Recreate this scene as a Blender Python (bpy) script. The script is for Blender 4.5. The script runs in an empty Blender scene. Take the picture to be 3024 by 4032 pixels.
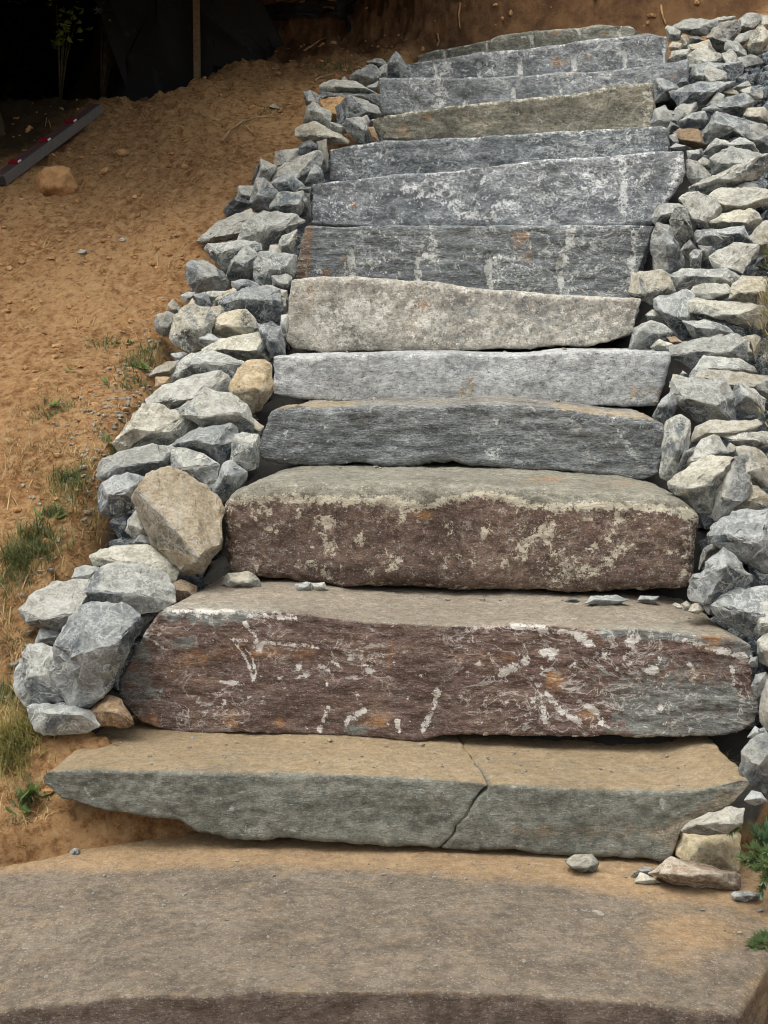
import bpy, bmesh, math, random
import numpy as np
from mathutils import Vector, noise as mn
from mathutils.bvhtree import BVHTree

random.seed(7); RNG = np.random.default_rng(7)
SC = bpy.context.scene
COL = SC.collection

# ------------------------------------------------------------------ camera
CAM_Z = 1.034; PITCH = math.radians(7.61); FD = 3000.0      # focal length in units of a 1659 px wide picture
cam_d = bpy.data.cameras.new('camera'); cam_d.sensor_fit = 'VERTICAL'; cam_d.sensor_height = 36.0
cam_d.lens = 36.0 * FD / 2212.0; cam_d.clip_end = 600.0; cam_d.clip_start = 0.05
cam = bpy.data.objects.new('camera', cam_d); COL.objects.link(cam)
cam.location = (0, 0, CAM_Z); cam.rotation_euler = (math.radians(90) - PITCH, 0, 0)
SC.camera = cam
# ------------------------------------------------------------------ world, sun, exposure
SUN_EL, SUN_AZ = math.radians(70), math.radians(225)         # azimuth clockwise from +Y: behind the camera, to the left
w = bpy.data.worlds.new('World'); SC.world = w; w.use_nodes = True
nt = w.node_tree; nt.nodes.clear()
sky = nt.nodes.new('ShaderNodeTexSky'); sky.sky_type = 'NISHITA'; sky.sun_disc = False
sky.sun_elevation = SUN_EL; sky.sun_rotation = SUN_AZ; sky.dust_density = 4.0; sky.air_density = 1.0; sky.ozone_density = 1.0
hs = nt.nodes.new('ShaderNodeHueSaturation'); hs.inputs['Saturation'].default_value = 0.18
bg = nt.nodes.new('ShaderNodeBackground'); bg.inputs['Strength'].default_value = 0.135
ow = nt.nodes.new('ShaderNodeOutputWorld')
nt.links.new(sky.outputs[0], hs.inputs['Color']); nt.links.new(hs.outputs[0], bg.inputs['Color']); nt.links.new(bg.outputs[0], ow.inputs['Surface'])
sun_d = bpy.data.lights.new('sun', 'SUN'); sun_d.energy = 1.5; sun_d.angle = math.radians(42); sun_d.color = (1.0, 0.955, 0.88)
sun = bpy.data.objects.new('sun', sun_d); COL.objects.link(sun)
sdir = Vector((math.sin(SUN_AZ) * math.cos(SUN_EL), math.cos(SUN_AZ) * math.cos(SUN_EL), math.sin(SUN_EL)))
sun.rotation_euler = sdir.to_track_quat('Z', 'Y').to_euler(); sun.location = sdir * 30
SC.cycles.filter_width = 1.05
SC.view_settings.view_transform = 'Standard'; SC.view_settings.look = 'None'
SC.view_settings.exposure = 0.62; SC.view_settings.gamma = 1.0; SC.view_settings.use_curve_mapping = False

# ------------------------------------------------------------------ picture -> world helpers
cp, sp = math.cos(PITCH), math.sin(PITCH)
def ray(x, y):
    xc = (x - 829.5) / FD; yc = (1106.0 - y) / FD
    return np.array((xc, cp + yc * sp, -sp + yc * cp))
def at(x, y, D):
    d = ray(x, y); return np.array((0, 0, CAM_Z)) + d * (D / d[1])
def project(P):
    P = np.asarray(P); x = P[:, 0]; y = P[:, 1]; z = P[:, 2] - CAM_Z
    f = y * cp - z * sp; u = y * sp + z * cp
    return 829.5 + FD * x / f, 1106.0 - FD * u / f
KX = 1.0 / 1.82278
def crop(x0, y0, s): return lambda p: ((x0 + p[0] / s) * KX, (y0 + p[1] / s) * KX)
CR = {'A': crop(0, 0, 1.0972), 'B': crop(1512, 0, 1.0972), 'C': crop(0, 1008, 1.0972), 'D': crop(1512, 1008, 1.0972),
      'E': crop(0, 2016, 1.0972), 'F': crop(1512, 2016, 1.0972), 'G': crop(0, 3024, 1.0972), 'H': crop(1512, 3024, 1.0972),
      'R1': crop(2424, 40, 2.765), 'R2': crop(2424, 400, 2.765), 'R3': crop(2424, 740, 2.765), 'R4': crop(2424, 1060, 2.765),
      'R5': crop(2424, 1380, 2.765), 'R6': crop(2424, 1700, 2.765), 'R7': crop(2424, 2100, 2.765), 'R8': crop(2424, 2500, 2.765),
      'L1': crop(1140, 180, 3.95), 'L2': crop(900, 540, 3.95), 'L3': crop(720, 840, 3.456), 'L4': crop(580, 1180, 3.072),
      'L5': crop(360, 1560, 2.37), 'L6': crop(40, 2080, 1.929), 'T1': crop(0, 0, 2.127), 'T2': crop(700, 0, 1.843), 'd': lambda p: p}

STEP_D = [2.05, 2.62, 2.86, 3.17, 3.50, 3.87, 4.22, 4.57, 4.92, 5.27, 5.62, 5.97, 6.32, 6.67]
STEP_Z = [0.0, .16, .4175, .66, .832, .954, 1.149, 1.353, 1.574, 1.721, 1.90, 2.075, 2.244, 2.379]
YAW = [3, 5, 7, 8, 8, 8, 8, 9, 10, 12, 13, 13, 13, 13]
RS = [-60, 0.5, 1.5] + STEP_D + [7.05, 7.6, 60]
RZ = [-3, -.75, -.32, -.10] + [(a + b) / 2 for a, b in zip(STEP_Z, STEP_Z[1:])] + [2.56, 2.72, 3.0]
TY = math.tan(math.radians(9))
def s_of(x, y): return y + (np.clip(x, -2.5, 2.5) - .1 - .16 * (np.clip(y, 0, 9) - 2.9)) * TY
def ramp(x, y): return np.interp(s_of(x, y), RS, RZ)
XLs, XLv = [0, 2.45, 2.7, 2.8, 3.2, 3.5, 4.2, 4.8, 5.5, 6.1, 6.6, 7.2, 9], [-.9, -.9, -.42, -.80, -.78, -.74, -.68, -.57, -.37, -.08, .05, .3, .5]
XRs, XRv = [0, 2.5, 2.62, 3.2, 4.2, 5.5, 6.6, 9], [.72, .72, .78, 1.0, 1.2, 1.48, 1.72, 2.2]
def sst(a, b, v): t = np.clip((v - a) / (b - a), 0, 1); return t * t * (3 - 2 * t)
def ground_z(x, y):
    x = np.asarray(x, float); y = np.asarray(y, float)
    s = s_of(x, y); z = np.interp(s, RS, RZ)
    xl = np.interp(s, XLs, XLv); xr = np.interp(s, XRs, XRv)
    inn = sst(-.02, .14, x - xl) * sst(-.02, .14, xr - x)
    z = z - .02 - .20 * inn * sst(7.2, 6.7, s) - .1 * inn * sst(2.6, 2.3, s)
    z = z + .30 * sst(.1, 1.0, x - xr) * sst(2.3, 3.2, s)
    z = z - .12 * sst(2.4, 2.0, s) * sst(.2, -.2, x - xr)
    bank = sst(-1.0, -.4, x)
    rise = np.clip(y - (6.98 - .08 * x), 0, 1.7)
    z = z + bank * (rise * 1.5)
    flat = (1 - bank)
    crest = 6.15 + .55 * sst(-1.1, -.5, x)
    z = z - flat * np.clip(np.clip(s, 0, 7.6) - crest, 0, 9) * .42
    z = z + (1 - sst(-.3, .6, x)) * np.clip(y - 8.8, 0, 9) * .75
    return z
def nz(P, sc, H=.7, oct=4):
    return np.array([mn.fractal(Vector((p[0] * sc, p[1] * sc, p[2] * sc)), H, 2.1, oct) for p in P])
def hit(x, y, fn, lo=1.5, hi=9.0):
    d = ray(x, y)
    for k in range(46):
        m = (lo + hi) / 2; p = np.array((0, 0, CAM_Z)) + d * (m / d[1])
        if p[2] > fn(p[0], p[1]): lo = m
        else: hi = m
    return np.array((0, 0, CAM_Z)) + d * (lo / d[1])

# ------------------------------------------------------------------ object helpers
def mesh_obj(name, verts, faces, mat, parent=None, smooth=True, loc=None, recalc=False):
    me = bpy.data.meshes.new(name); verts = np.asarray(verts, float)
    if loc is not None: verts = verts - np.asarray(loc)
    me.from_pydata(verts.tolist(), [], [list(map(int, f)) for f in faces]); me.update()
    if recalc:
        bm = bmesh.new(); bm.from_mesh(me); bmesh.ops.recalc_face_normals(bm, faces=bm.faces); bm.to_mesh(me); bm.free()
    if smooth: me.polygons.foreach_set('use_smooth', [True] * len(me.polygons))
    if mat: me.materials.append(mat)
    o = bpy.data.objects.new(name, me); COL.objects.link(o)
    if loc is not None: o.location = tuple(loc)
    if parent: o.parent = parent
    return o
def tag(o, label=None, cat=None, group=None, kind=None):
    if label: o['label'] = label
    if cat: o['category'] = cat
    if group: o['group'] = group
    if kind: o['kind'] = kind
    return o
def empty(name, loc):
    o = bpy.data.objects.new(name, None); COL.objects.link(o); o.location = tuple(loc); o.empty_display_size = .05; return o
def attr(o, name, vals):
    a = o.data.attributes.new(name, 'FLOAT', 'POINT'); a.data.foreach_set('value', np.asarray(vals, np.float32))
def tube(pts, r0, r1, n=7):
    pts = [np.asarray(p, float) for p in pts]; V = []; F = []
    for i, p in enumerate(pts):
        t = pts[min(i + 1, len(pts) - 1)] - pts[max(i - 1, 0)]; t = t / (np.linalg.norm(t) + 1e-9)
        a = np.cross(t, (0.31, .2, .93)); a /= np.linalg.norm(a) + 1e-9; b = np.cross(t, a)
        r = r0 + (r1 - r0) * i / max(1, len(pts) - 1)
        for k in range(n): th = 2 * math.pi * k / n; V.append(p + r * (math.cos(th) * a + math.sin(th) * b))
    for i in range(len(pts) - 1):
        for k in range(n): F.append((i * n + k, i * n + (k + 1) % n, (i + 1) * n + (k + 1) % n, (i + 1) * n + k))
    F.append(tuple(range(n))[::-1]); F.append(tuple(range((len(pts) - 1) * n, len(pts) * n)))
    return V, F
class Bag:
    def __init__(s): s.V = []; s.F = []
    def add(s, V, F): o = len(s.V); s.V.extend(V); s.F.extend([tuple(i + o for i in f) for f in F])

# ------------------------------------------------------------------ materials
def srgb(r, g, b):
    f = lambda c: ((c / 255 + .055) / 1.055) ** 2.4 if c > 10 else c / 255 / 12.92
    return (f(r), f(g), f(b), 1)
class NT:
    def __init__(s, name):
        s.m = bpy.data.materials.new(name); s.m.use_nodes = True; s.t = s.m.node_tree; s.t.nodes.clear()
        s.out = s.t.nodes.new('ShaderNodeOutputMaterial'); s.b = s.t.nodes.new('ShaderNodeBsdfPrincipled')
        s.b.inputs['Specular IOR Level'].default_value = .25
        s.t.links.new(s.b.outputs[0], s.out.inputs['Surface'])
        tc = s.t.nodes.new('ShaderNodeTexCoord'); s.co = tc.outputs['Object']
    def set(s, inp, v):
        if hasattr(v, 'links'): s.t.links.new(v, inp)
        else: inp.default_value = v
    def noise(s, scale, detail=6, rough=.6, co=None, stretch=None, dist=0):
        n = s.t.nodes.new('ShaderNodeTexNoise'); c = co or s.co
        if stretch:
            mp = s.t.nodes.new('ShaderNodeMapping'); mp.inputs['Scale'].default_value = stretch; s.t.links.new(c, mp.inputs['Vector']); c = mp.outputs[0]
        s.t.links.new(c, n.inputs['Vector']); n.inputs['Scale'].default_value = scale; n.inputs['Detail'].default_value = detail
        n.inputs['Roughness'].default_value = rough; n.inputs['Distortion'].default_value = dist
        return n.outputs['Fac']
    def math(s, op, a, b=0.0, c=0.0):
        n = s.t.nodes.new('ShaderNodeMath'); n.operation = op; s.set(n.inputs[0], a); s.set(n.inputs[1], b)
        if len(n.inputs) > 2: s.set(n.inputs[2], c)
        return n.outputs[0]
    def rng(s, v, a, b, lo=0.0, hi=1.0):
        n = s.t.nodes.new('ShaderNodeMapRange'); n.interpolation_type = 'SMOOTHSTEP'; s.set(n.inputs['Value'], v)
        n.inputs['From Min'].default_value = a; n.inputs['From Max'].default_value = b; n.inputs['To Min'].default_value = lo; n.inputs['To Max'].default_value = hi
        return n.outputs['Result']
    def mix(s, f, a, b, mode='MIX'):
        n = s.t.nodes.new('ShaderNodeMix'); n.data_type = 'RGBA'; n.blend_type = mode; n.clamp_factor = True
        s.set(n.inputs[0], f); s.set(n.inputs[6], a); s.set(n.inputs[7], b); return n.outputs[2]
    def attr(s, name): n = s.t.nodes.new('ShaderNodeAttribute'); n.attribute_name = name; return n.outputs['Fac']
    def rand(s): return s.t.nodes.new('ShaderNodeObjectInfo').outputs['Random']
    def bump(s, h, st, dist=.01, prev=None):
        n = s.t.nodes.new('ShaderNodeBump'); n.inputs['Strength'].default_value = st; n.inputs['Distance'].default_value = dist
        s.t.links.new(h, n.inputs['Height'])
        if prev: s.t.links.new(prev, n.inputs['Normal'])
        return n.outputs[0]
    def done(s, col, rough=.85, normal=None):
        s.set(s.b.inputs['Base Color'], col); s.set(s.b.inputs['Roughness'], rough)
        if normal: s.t.links.new(normal, s.b.inputs['Normal'])
        return s.m
    def shift(s, k=7.0):
        """object coordinates moved by the object's own random number, so no two stones share a pattern"""
        v = s.t.nodes.new('ShaderNodeVectorMath'); v.operation = 'ADD'; s.t.links.new(s.co, v.inputs[0])
        s.t.links.new(s.math('MULTIPLY', s.rand(), k), v.inputs[1]); s.co = v.outputs[0]
    def hsv(s, col, v): 
        n = s.t.nodes.new('ShaderNodeHueSaturation'); s.set(n.inputs['Color'], col); s.set(n.inputs['Value'], v); return n.outputs[0]

def veins_of(t, scale, width=.016, detail=7, stretch=None, dist=.8):
    """thin pale network: where a turbulent noise crosses its middle value"""
    n = t.noise(scale, detail, .62, stretch=stretch, dist=dist)
    return t.rng(t.math('ABSOLUTE', t.math('SUBTRACT', n, .5)), width, width * .25)
def mul(c, k): return [min(1, x * k) for x in c[:3]] + [1]
def rubble_mat(name, fresh, pat_lit, pat_lit_k=.5, veins=.85):
    t = NT(name); t.shift(9)
    n1 = t.noise(6, 6, .65); n2 = t.noise(75, 7, .75, stretch=(1, 1.3, 2.0)); n3 = t.noise(190, 4, .7); n5 = t.noise(22, 8, .72)
    k = t.rng(t.math('MULTIPLY_ADD', n2, .6, t.math('MULTIPLY', n5, .4)), .38, .62)
    base = t.mix(k, mul(fresh, .48), mul(fresh, 1.42))
    pm = t.rng(t.math('ADD', t.math('MULTIPLY', t.attr('patina_toplight'), pat_lit_k), t.math('MULTIPLY', n1, .8)), .50, .74)  # paler mix: weathered facets, dust and painted top light
    col = t.mix(pm, base, t.mix(k, mul(pat_lit, .68), mul(pat_lit, 1.22)))
    edge = t.math('MULTIPLY', t.attr('edgew'), t.rng(n5, .38, .62))
    patch = t.rng(n5, .46, .60)
    v1 = t.math('MULTIPLY', veins_of(t, 19, .026), t.rng(n1, .34, .54)); v2 = t.math('MULTIPLY', veins_of(t, 58, .05), patch)
    wm = t.math('MULTIPLY', t.math('MAXIMUM', t.math('MAXIMUM', v1, t.math('MULTIPLY', v2, .8)), t.math('MULTIPLY', edge, .85)), veins)
    col = t.mix(wm, col, srgb(214, 216, 210))
    col = t.mix(t.rng(n3, .57, .68, 0, .55), col, srgb(66, 70, 74))
    col = t.mix(t.rng(n3, .42, .34, 0, .32), col, srgb(200, 201, 197))
    col = t.hsv(col, t.math('MULTIPLY_ADD', t.rand(), .32, .74))
    col = t.mix(t.rng(t.rand(), .35, 1.0, 0, .75), col, (1.07, 1.0, .86, 1), 'MULTIPLY')
    nb = t.bump(n5, .9, .014); nb = t.bump(n2, .55, .005, nb)
    return t.done(col, .88, nb)
M = {}
M['g'] = rubble_mat('grey_stone', srgb(102, 111, 118), srgb(156, 160, 158), .7, .8)
M['l'] = rubble_mat('light_grey_stone', srgb(116, 122, 124), srgb(172, 172, 163), .8, .7)
M['p'] = rubble_mat('pale_stone', srgb(134, 136, 133), srgb(184, 182, 170), .95, .7)
M['t'] = rubble_mat('buff_stone', srgb(130, 129, 122), srgb(182, 175, 156), .95, .55)
M['tan'] = rubble_mat('warm_tan_stone', srgb(146, 136, 117), srgb(184, 168, 139), .95, .45)
M['d'] = rubble_mat('dark_stone', srgb(84, 90, 95), srgb(114, 118, 118), .4, .5)
M['b'] = rubble_mat('brown_stone', srgb(138, 112, 86), srgb(164, 138, 106), .8, .25)
M['o'] = rubble_mat('orange_stone', srgb(178, 142, 98), srgb(196, 164, 118), .8, .25)
M['y'] = rubble_mat('yellow_stone', srgb(150, 140, 114), srgb(186, 174, 142), .8, .4)

def step_mat(name, dark, light, alt, white=1.0, wcol=(205, 207, 202), sand=(176, 150, 112), rust=(172, 116, 66), fol=(1, 1, 7), speck=.3, whitek=.9, bump=.7, sandk=1.0, con=1.0, vein=.35, mott=0.0, rustk=.7, fleck=.5, sedge=(.1, .95)):
    t = NT(name); D, L, A = srgb(*dark), srgb(*light), srgb(*alt)
    n1 = t.noise(9, 9, .7, stretch=fol); n2 = t.noise(55, 8, .78, stretch=(1, 1, fol[2] * .6)); n3 = t.noise(210, 4, .7, stretch=(1, 1, 1 + fol[2] * .15)); n4 = t.noise(4, 5, .6); n5 = t.noise(30, 9, .76, dist=.3)
    f = t.math('MULTIPLY_ADD', n1, .4, t.math('MULTIPLY', n2, .6)); kf = t.rng(f, .40, .60)
    col = t.mix(kf, mul(D, .8 * (1 - .35 * (con - 1))), mul(L, 1.12))
    un = t.rng(n5, .28, .72)
    if mott: col = t.mix(t.rng(t.noise(8, 10, .78, stretch=(1, 1, 2.2)), .50, .66, 0, mott), col, t.mix(kf, srgb(118, 96, 74), srgb(168, 142, 112)))
    def mask(a, k=1.2, lo=.36, hi=.64): return t.rng(t.math('MULTIPLY_ADD', t.math('SUBTRACT', un, .5), k, t.attr(a)), lo, hi)
    col = t.mix(mask('alt'), col, t.mix(kf, mul(A, .66), mul(A, 1.3)))
    Rc = srgb(*rust); col = t.mix(t.math('MULTIPLY', mask('rust', 1.0, .3, .95), rustk), col, t.mix(kf, mul(Rc, .72), mul(Rc, 1.1)))
    nv = t.rng(t.noise(26, 11, .8, stretch=(1, 1, 1.2), dist=.5), .30, .70); nv2 = t.rng(t.noise(85, 6, .75), .3, .7)
    nv = t.math('MULTIPLY_ADD', nv, .6, t.math('MULTIPLY', nv2, .46))
    wm = t.rng(t.math('MULTIPLY_ADD', t.attr('white'), .5, nv), white - .09, white - .01)
    vn = t.math('MULTIPLY', t.math('MULTIPLY', veins_of(t, 13, .02, stretch=(1, 1, 1.5)), t.rng(n4, .42, .6)), vein)
    col = t.mix(t.math('MULTIPLY', t.math('MAXIMUM', wm, vn), whitek), col, srgb(*wcol))
    S = srgb(*sand)
    sm = t.math('MULTIPLY', t.rng(t.math('ADD', t.attr('sand'), t.math('MULTIPLY', t.math('SUBTRACT', t.noise(14, 9, .76, stretch=(1, 1.8, 1)), .5), 1.5)), .1, .95), sandk)
    col = t.mix(sm, col, t.mix(t.rng(n2, .36, .64), mul(S, .78), mul(S, 1.12)))
    col = t.mix(t.rng(n3, .57, .68, 0, speck), col, srgb(58, 60, 62))
    col = t.mix(t.rng(n3, .43, .34, 0, speck), col, srgb(208, 208, 203))
    fl = t.noise(120, 5, .8, stretch=(.55, 1, .55 + fol[2] * .22)); k2 = t.rng(n1, .35, .6)
    col = t.mix(t.math('MULTIPLY', t.rng(fl, .585, .62, 0, fleck), k2), col, srgb(216, 216, 210))
    col = t.mix(t.rng(fl, .415, .385, 0, fleck * .9), col, srgb(52, 54, 56))
    col = t.hsv(col, t.rng(n4, .3, .7, .90, 1.1))
    nb = t.bump(t.noise(24, 9, .72, stretch=(1, 1, 2)), bump, .016); nb = t.bump(n2, .6, .005, nb)
    return t.done(col, .88, nb)

# ------------------------------------------------------------------ the ground
def gm():
    t = NT('earth')
    n1 = t.noise(3.5, 6, .6); n2 = t.noise(34, 10, .78); n3 = t.noise(130, 5, .75)
    col = t.mix(t.rng(n1, .35, .65), srgb(194, 150, 101), srgb(168, 122, 76))
    col = t.mix(t.rng(t.noise(1.7, 8, .7, stretch=(1, .6, 1)), .46, .64, 0, .6), col, srgb(146, 104, 66))
    col = t.mix(t.rng(n2, .42, .68), col, srgb(208, 172, 126))
    col = t.mix(t.rng(n2, .49, .38, 0, .85), col, srgb(122, 91, 60))
    col = t.mix(t.math('MULTIPLY', t.rng(t.math('ADD', t.attr('bank'), t.math('SUBTRACT', n2, .5)), .3, .8), .9), col, t.mix(t.rng(t.noise(6, 8, .7, stretch=(1, 1, 1)), .38, .62), srgb(84, 57, 38), srgb(132, 98, 66)))
    col = t.mix(t.rng(t.math('ADD', t.attr('fill'), t.math('SUBTRACT', n2, .5)), .3, .8), col, srgb(82, 80, 76))
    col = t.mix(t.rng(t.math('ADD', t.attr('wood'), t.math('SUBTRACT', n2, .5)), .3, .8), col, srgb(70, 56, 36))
    col = t.mix(t.rng(n3, .66, .74, 0, .6), col, srgb(206, 190, 160))
    nb = t.bump(n2, 1.0, .03); nb = t.bump(n3, .9, .009, nb)
    return t.done(col, .95, nb)
def axis(lo, hi, step, far):
    a = list(np.arange(lo, hi + 1e-6, step)); g = step; x = a[-1]; up = []
    while x < far: g *= 1.35; x += g; up.append(x)
    g = step; x = a[0]; dn = []
    while x > -far: g *= 1.35; x -= g; dn.append(x)
    return np.array(dn[::-1] + a + up)
gx = axis(-1.8, 1.8, .0125, 60); gy = axis(1.8, 7.8, .0125, 60)
GX, GY = np.meshgrid(gx, gy); GZ = ground_z(GX, GY)
def clod(x, y):
    a = mn.fractal(Vector((x * 4, y * 4, 1.3)), .9, 2.0, 3) * .022
    b = mn.fractal(Vector((x * 17, y * 17, 4.1)), .7, 2.1, 5) * .011
    c = max(0.0, mn.noise(Vector((x * 38, y * 38, 7.7))) - .10) * .015 - max(0.0, mn.noise(Vector((x * 26, y * 26, 3.3))) - .2) * .022
    return a + b + c
near = (GX > -2.0) & (GX < 2.0) & (GY > 1.5) & (GY < 9)
DZ = np.zeros_like(GZ)
for i, j in zip(*np.nonzero(near)): DZ[i, j] = clod(GX[i, j], GY[i, j])
sN = s_of(GX, GY); quiet = np.where((sN < 2.75) & (GX > -.5) & (GX < .75), .15, 1.0)
rough = 1 + 1.7 * sst(6.6, 7.1, GY) + .5 * sst(-.4, -.9, GX) * sst(5.0, 6.2, GY)
GZ = GZ + DZ * quiet * rough
GYd = GY - np.where(near, DZ, 0) * 1.2 * sst(6.9, 7.2, GY) * rough
ny_, nx_ = GX.shape
idx = np.arange(ny_ * nx_).reshape(ny_, nx_)
quads = np.stack([idx[:-1, :-1], idx[:-1, 1:], idx[1:, 1:], idx[1:, :-1]], -1).reshape(-1, 4)
gv = np.stack([GX, GYd, GZ], -1).reshape(-1, 3)
ground = tag(mesh_obj('ground', gv, quads, gm()), 'orange sandy earth slope beside and behind the stone steps', kind='structure')
xl = np.interp(sN, XLs, XLv); xr = np.interp(sN, XRs, XRv)
attr(ground, 'fill', (sst(.02, .1, GX - xl) * sst(.02, .1, xr - GX) * sst(2.75, 2.85, sN) * sst(7.0, 6.8, sN)).ravel())
attr(ground, 'bank', (sst(-1.0, -.5, GX) * sst(6.7, 7.0, GY)).ravel())
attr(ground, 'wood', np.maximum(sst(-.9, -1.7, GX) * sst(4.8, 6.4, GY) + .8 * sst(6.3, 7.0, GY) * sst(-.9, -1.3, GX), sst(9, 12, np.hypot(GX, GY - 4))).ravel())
GB = BVHTree.FromPolygons(gv.tolist(), quads.tolist())
def drop(x, y):
    h = GB.ray_cast(Vector((x, y, 12)), Vector((0, 0, -1)))
    return h[0].z if h[0] is not None else float(ground_z(x, y))
def ghit(x, y):
    d = Vector(ray(x, y)).normalized(); h = GB.ray_cast(Vector((0, 0, CAM_Z)), d)
    return np.array(h[0]) if h[0] is not None else hit(x, y, ground_z)

# ------------------------------------------------------------------ the stone steps
def resample(pts, n):
    p = np.asarray(pts, float); seg = np.hypot(*np.diff(p, axis=0).T); s = np.concatenate([[0], np.cumsum(seg)]); s /= s[-1]
    u = np.linspace(0, 1, n); return np.stack([np.interp(u, s, p[:, 0]), np.interp(u, s, p[:, 1])], -1)
def paint(px, py, prims):
    v = np.zeros_like(px)
    for q in prims:
        if q[0] == 'e':
            _, cx, cy, rx, ry, k = q; v = np.maximum(v, k * np.clip(1.35 - np.hypot((px - cx) / rx, (py - cy) / ry), 0, 1))
        elif q[0] == 'l':
            _, pts, wd, k = q
            for (x0, y0), (x1, y1) in zip(pts, pts[1:]):
                t = np.clip(((px - x0) * (x1 - x0) + (py - y0) * (y1 - y0)) / ((x1 - x0) ** 2 + (y1 - y0) ** 2 + 1e-9), 0, 1)
                d = np.hypot(px - x0 - t * (x1 - x0), py - y0 - t * (y1 - y0)); v = np.maximum(v, k * np.clip(1.5 - d / wd, 0, 1))
        elif q[0] == 'p':
            _, pts, soft, k = q; ins = np.zeros(len(px), bool); dm = np.full(len(px), 1e9); n = len(pts)
            for i in range(n):
                (x0, y0), (x1, y1) = pts[i], pts[(i + 1) % n]
                c = ((y0 > py) != (y1 > py)) & (px < (x1 - x0) * (py - y0) / (y1 - y0 + 1e-9) + x0); ins ^= c
                t = np.clip(((px - x0) * (x1 - x0) + (py - y0) * (y1 - y0)) / ((x1 - x0) ** 2 + (y1 - y0) ** 2 + 1e-9), 0, 1)
                dm = np.minimum(dm, np.hypot(px - x0 - t * (x1 - x0), py - y0 - t * (y1 - y0)))
            v = np.maximum(v, k * np.clip(.5 + np.where(ins, dm, -dm) / (2 * soft), 0, 1))
    return v
def block(name, i, T, B, mat, parent=None, depth=.55, r=.010, res=.008, inset=(0, 0), slope=.0, amp=1.0, Lb=None, Rb=None,
          holes=(), marks={}, sandtop=.6, fol=5.0, seed=0.0, sandfn=None):
    D = STEP_D[i]; ty = math.tan(math.radians(YAW[i])); xc = ((T[0][0] + T[-1][0]) / 2 - 829.5) / FD * D
    if parent is not None and isinstance(parent, tuple): parent, xc = parent
    def onp(p):
        d = ray(*p); t = (D + xc * ty) / (d[1] + d[0] * ty); return np.array((0, 0, CAM_Z)) + d * t
    cy, sy = math.cos(math.atan(ty)), math.sin(math.atan(ty)); nb = np.array((sy, cy, 0)); e = np.array((cy, -sy, 0))
    T3 = np.array([onp(p) for p in resample(T, 80)]); B3 = np.array([onp(p) for p in resample(B, 80)])
    L = np.linalg.norm(np.diff(T3, axis=0), axis=1).sum(); Hh = np.median(np.linalg.norm(T3 - B3, axis=1))
    n = [max(4, int(L / (.0055 if holes else res))), max(5, int(Hh / res)), max(6, int(depth / .013))]; ln = np.array((L, Hh, depth))
    key = {}; lat = []; F = []
    def vid(a, b, c):
        k = (a, b, c)
        if k not in key: key[k] = len(lat); lat.append(k)
        return key[k]
    for ax in range(3):
        o1, o2 = [k for k in range(3) if k != ax]
        for side in (0, n[ax]):
            for p in range(n[o1]):
                for q in range(n[o2]):
                    qd = []
                    for dp, dq in ((0, 0), (1, 0), (1, 1), (0, 1)):
                        c = [0, 0, 0]; c[ax] = side; c[o1] = p + dp; c[o2] = q + dq; qd.append(vid(*c))
                    flip = (side == 0) != (ax == 1)
                    F.append(qd if not flip else qd[::-1])
    lat = np.array(lat, float); P = lat / np.array(n) * ln; C0 = lat / np.array(n)
    rr = r * (.55 + .9 * np.clip(.5 + nz(P + seed, 6, .8, 3), 0, 1.4))[:, None]
    rr = np.minimum(rr, ln.min() * .42)
    q = np.clip(P, rr, ln - rr); d = P - q; dl = np.linalg.norm(d, axis=1, keepdims=True); out = d / np.maximum(dl, 1e-9)
    P = q + out * np.minimum(rr, dl)
    c = P / ln
    fu = np.clip(c[:, 0], 0, 1) * 79; k0 = np.minimum(fu.astype(int), 78); fr = (fu - k0)[:, None]
    t3 = T3[k0] * (1 - fr) + T3[k0 + 1] * fr; b3 = B3[k0] * (1 - fr) + B3[k0 + 1] * fr
    W = b3 + (t3 - b3) * c[:, 1:2]
    bul = np.zeros(len(W))
    if Lb: bul += np.interp(1 - c[:, 1], [v for v, _ in Lb], [x for _, x in Lb]) * sst(.16, 0, c[:, 0])
    if Rb: bul += np.interp(1 - c[:, 1], [v for v, _ in Rb], [x for _, x in Rb]) * sst(.84, 1, c[:, 0])
    W = W + e * (bul * D / FD)[:, None]
    hs_ = np.clip(np.linalg.norm(t3 - b3, axis=1) / Hh, .1, 1)[:, None]
    W = W + nb * (c[:, 2:3] * depth) + e * (c[:, 2:3] * (inset[0] * (1 - c[:, :1]) - inset[1] * c[:, :1]))
    W[:, 2] += c[:, 2] * depth * slope
    nor = e * out[:, :1] + np.array((0, 0, 1)) * out[:, 1:2] - nb * 0 + nb * out[:, 2:3]
    S = W + np.array((seed * 3.1, seed, 0))
    dsp = nz(S * np.array((1, 1, 1.6)), 4, .9, 3) * .010 + nz(S * np.array((1, 1, fol * .4)), 16, .8, 4) * .0065 + nz(S * np.array((1, 1, fol * .5)), 55, .7, 3) * .0034
    chip = np.array([mn.voronoi(Vector(p) * 9.0)[0][0] for p in S * np.array((.8, 1, 1.3))])
    dsp = dsp + (chip - .35) * .008
    top = sst(.5, .9, out[:, 1]); dsp *= amp * (1 - .45 * top)
    px, py = project(W)
    wv = paint(px, py, marks.get('white', ()))
    for (hx, y0, y1, hw) in holes:
        lean = (py - y0) * .06
        g = np.clip(1 - ((px - hx - lean) / hw) ** 2, 0, 1) ** .5 * sst(y0 - 4, y0 + 2, py) * sst(y1 + 5, y1 - 3, py) * sst(-.3, -.9, out[:, 2])
        dsp -= g * hw * D / FD * .9; wv = np.maximum(wv, g * 1.0 * (.6 + .4 * np.sin(hx * 1.7 + py * .05) ** 2))
    W = W + nor * dsp[:, None]
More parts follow.
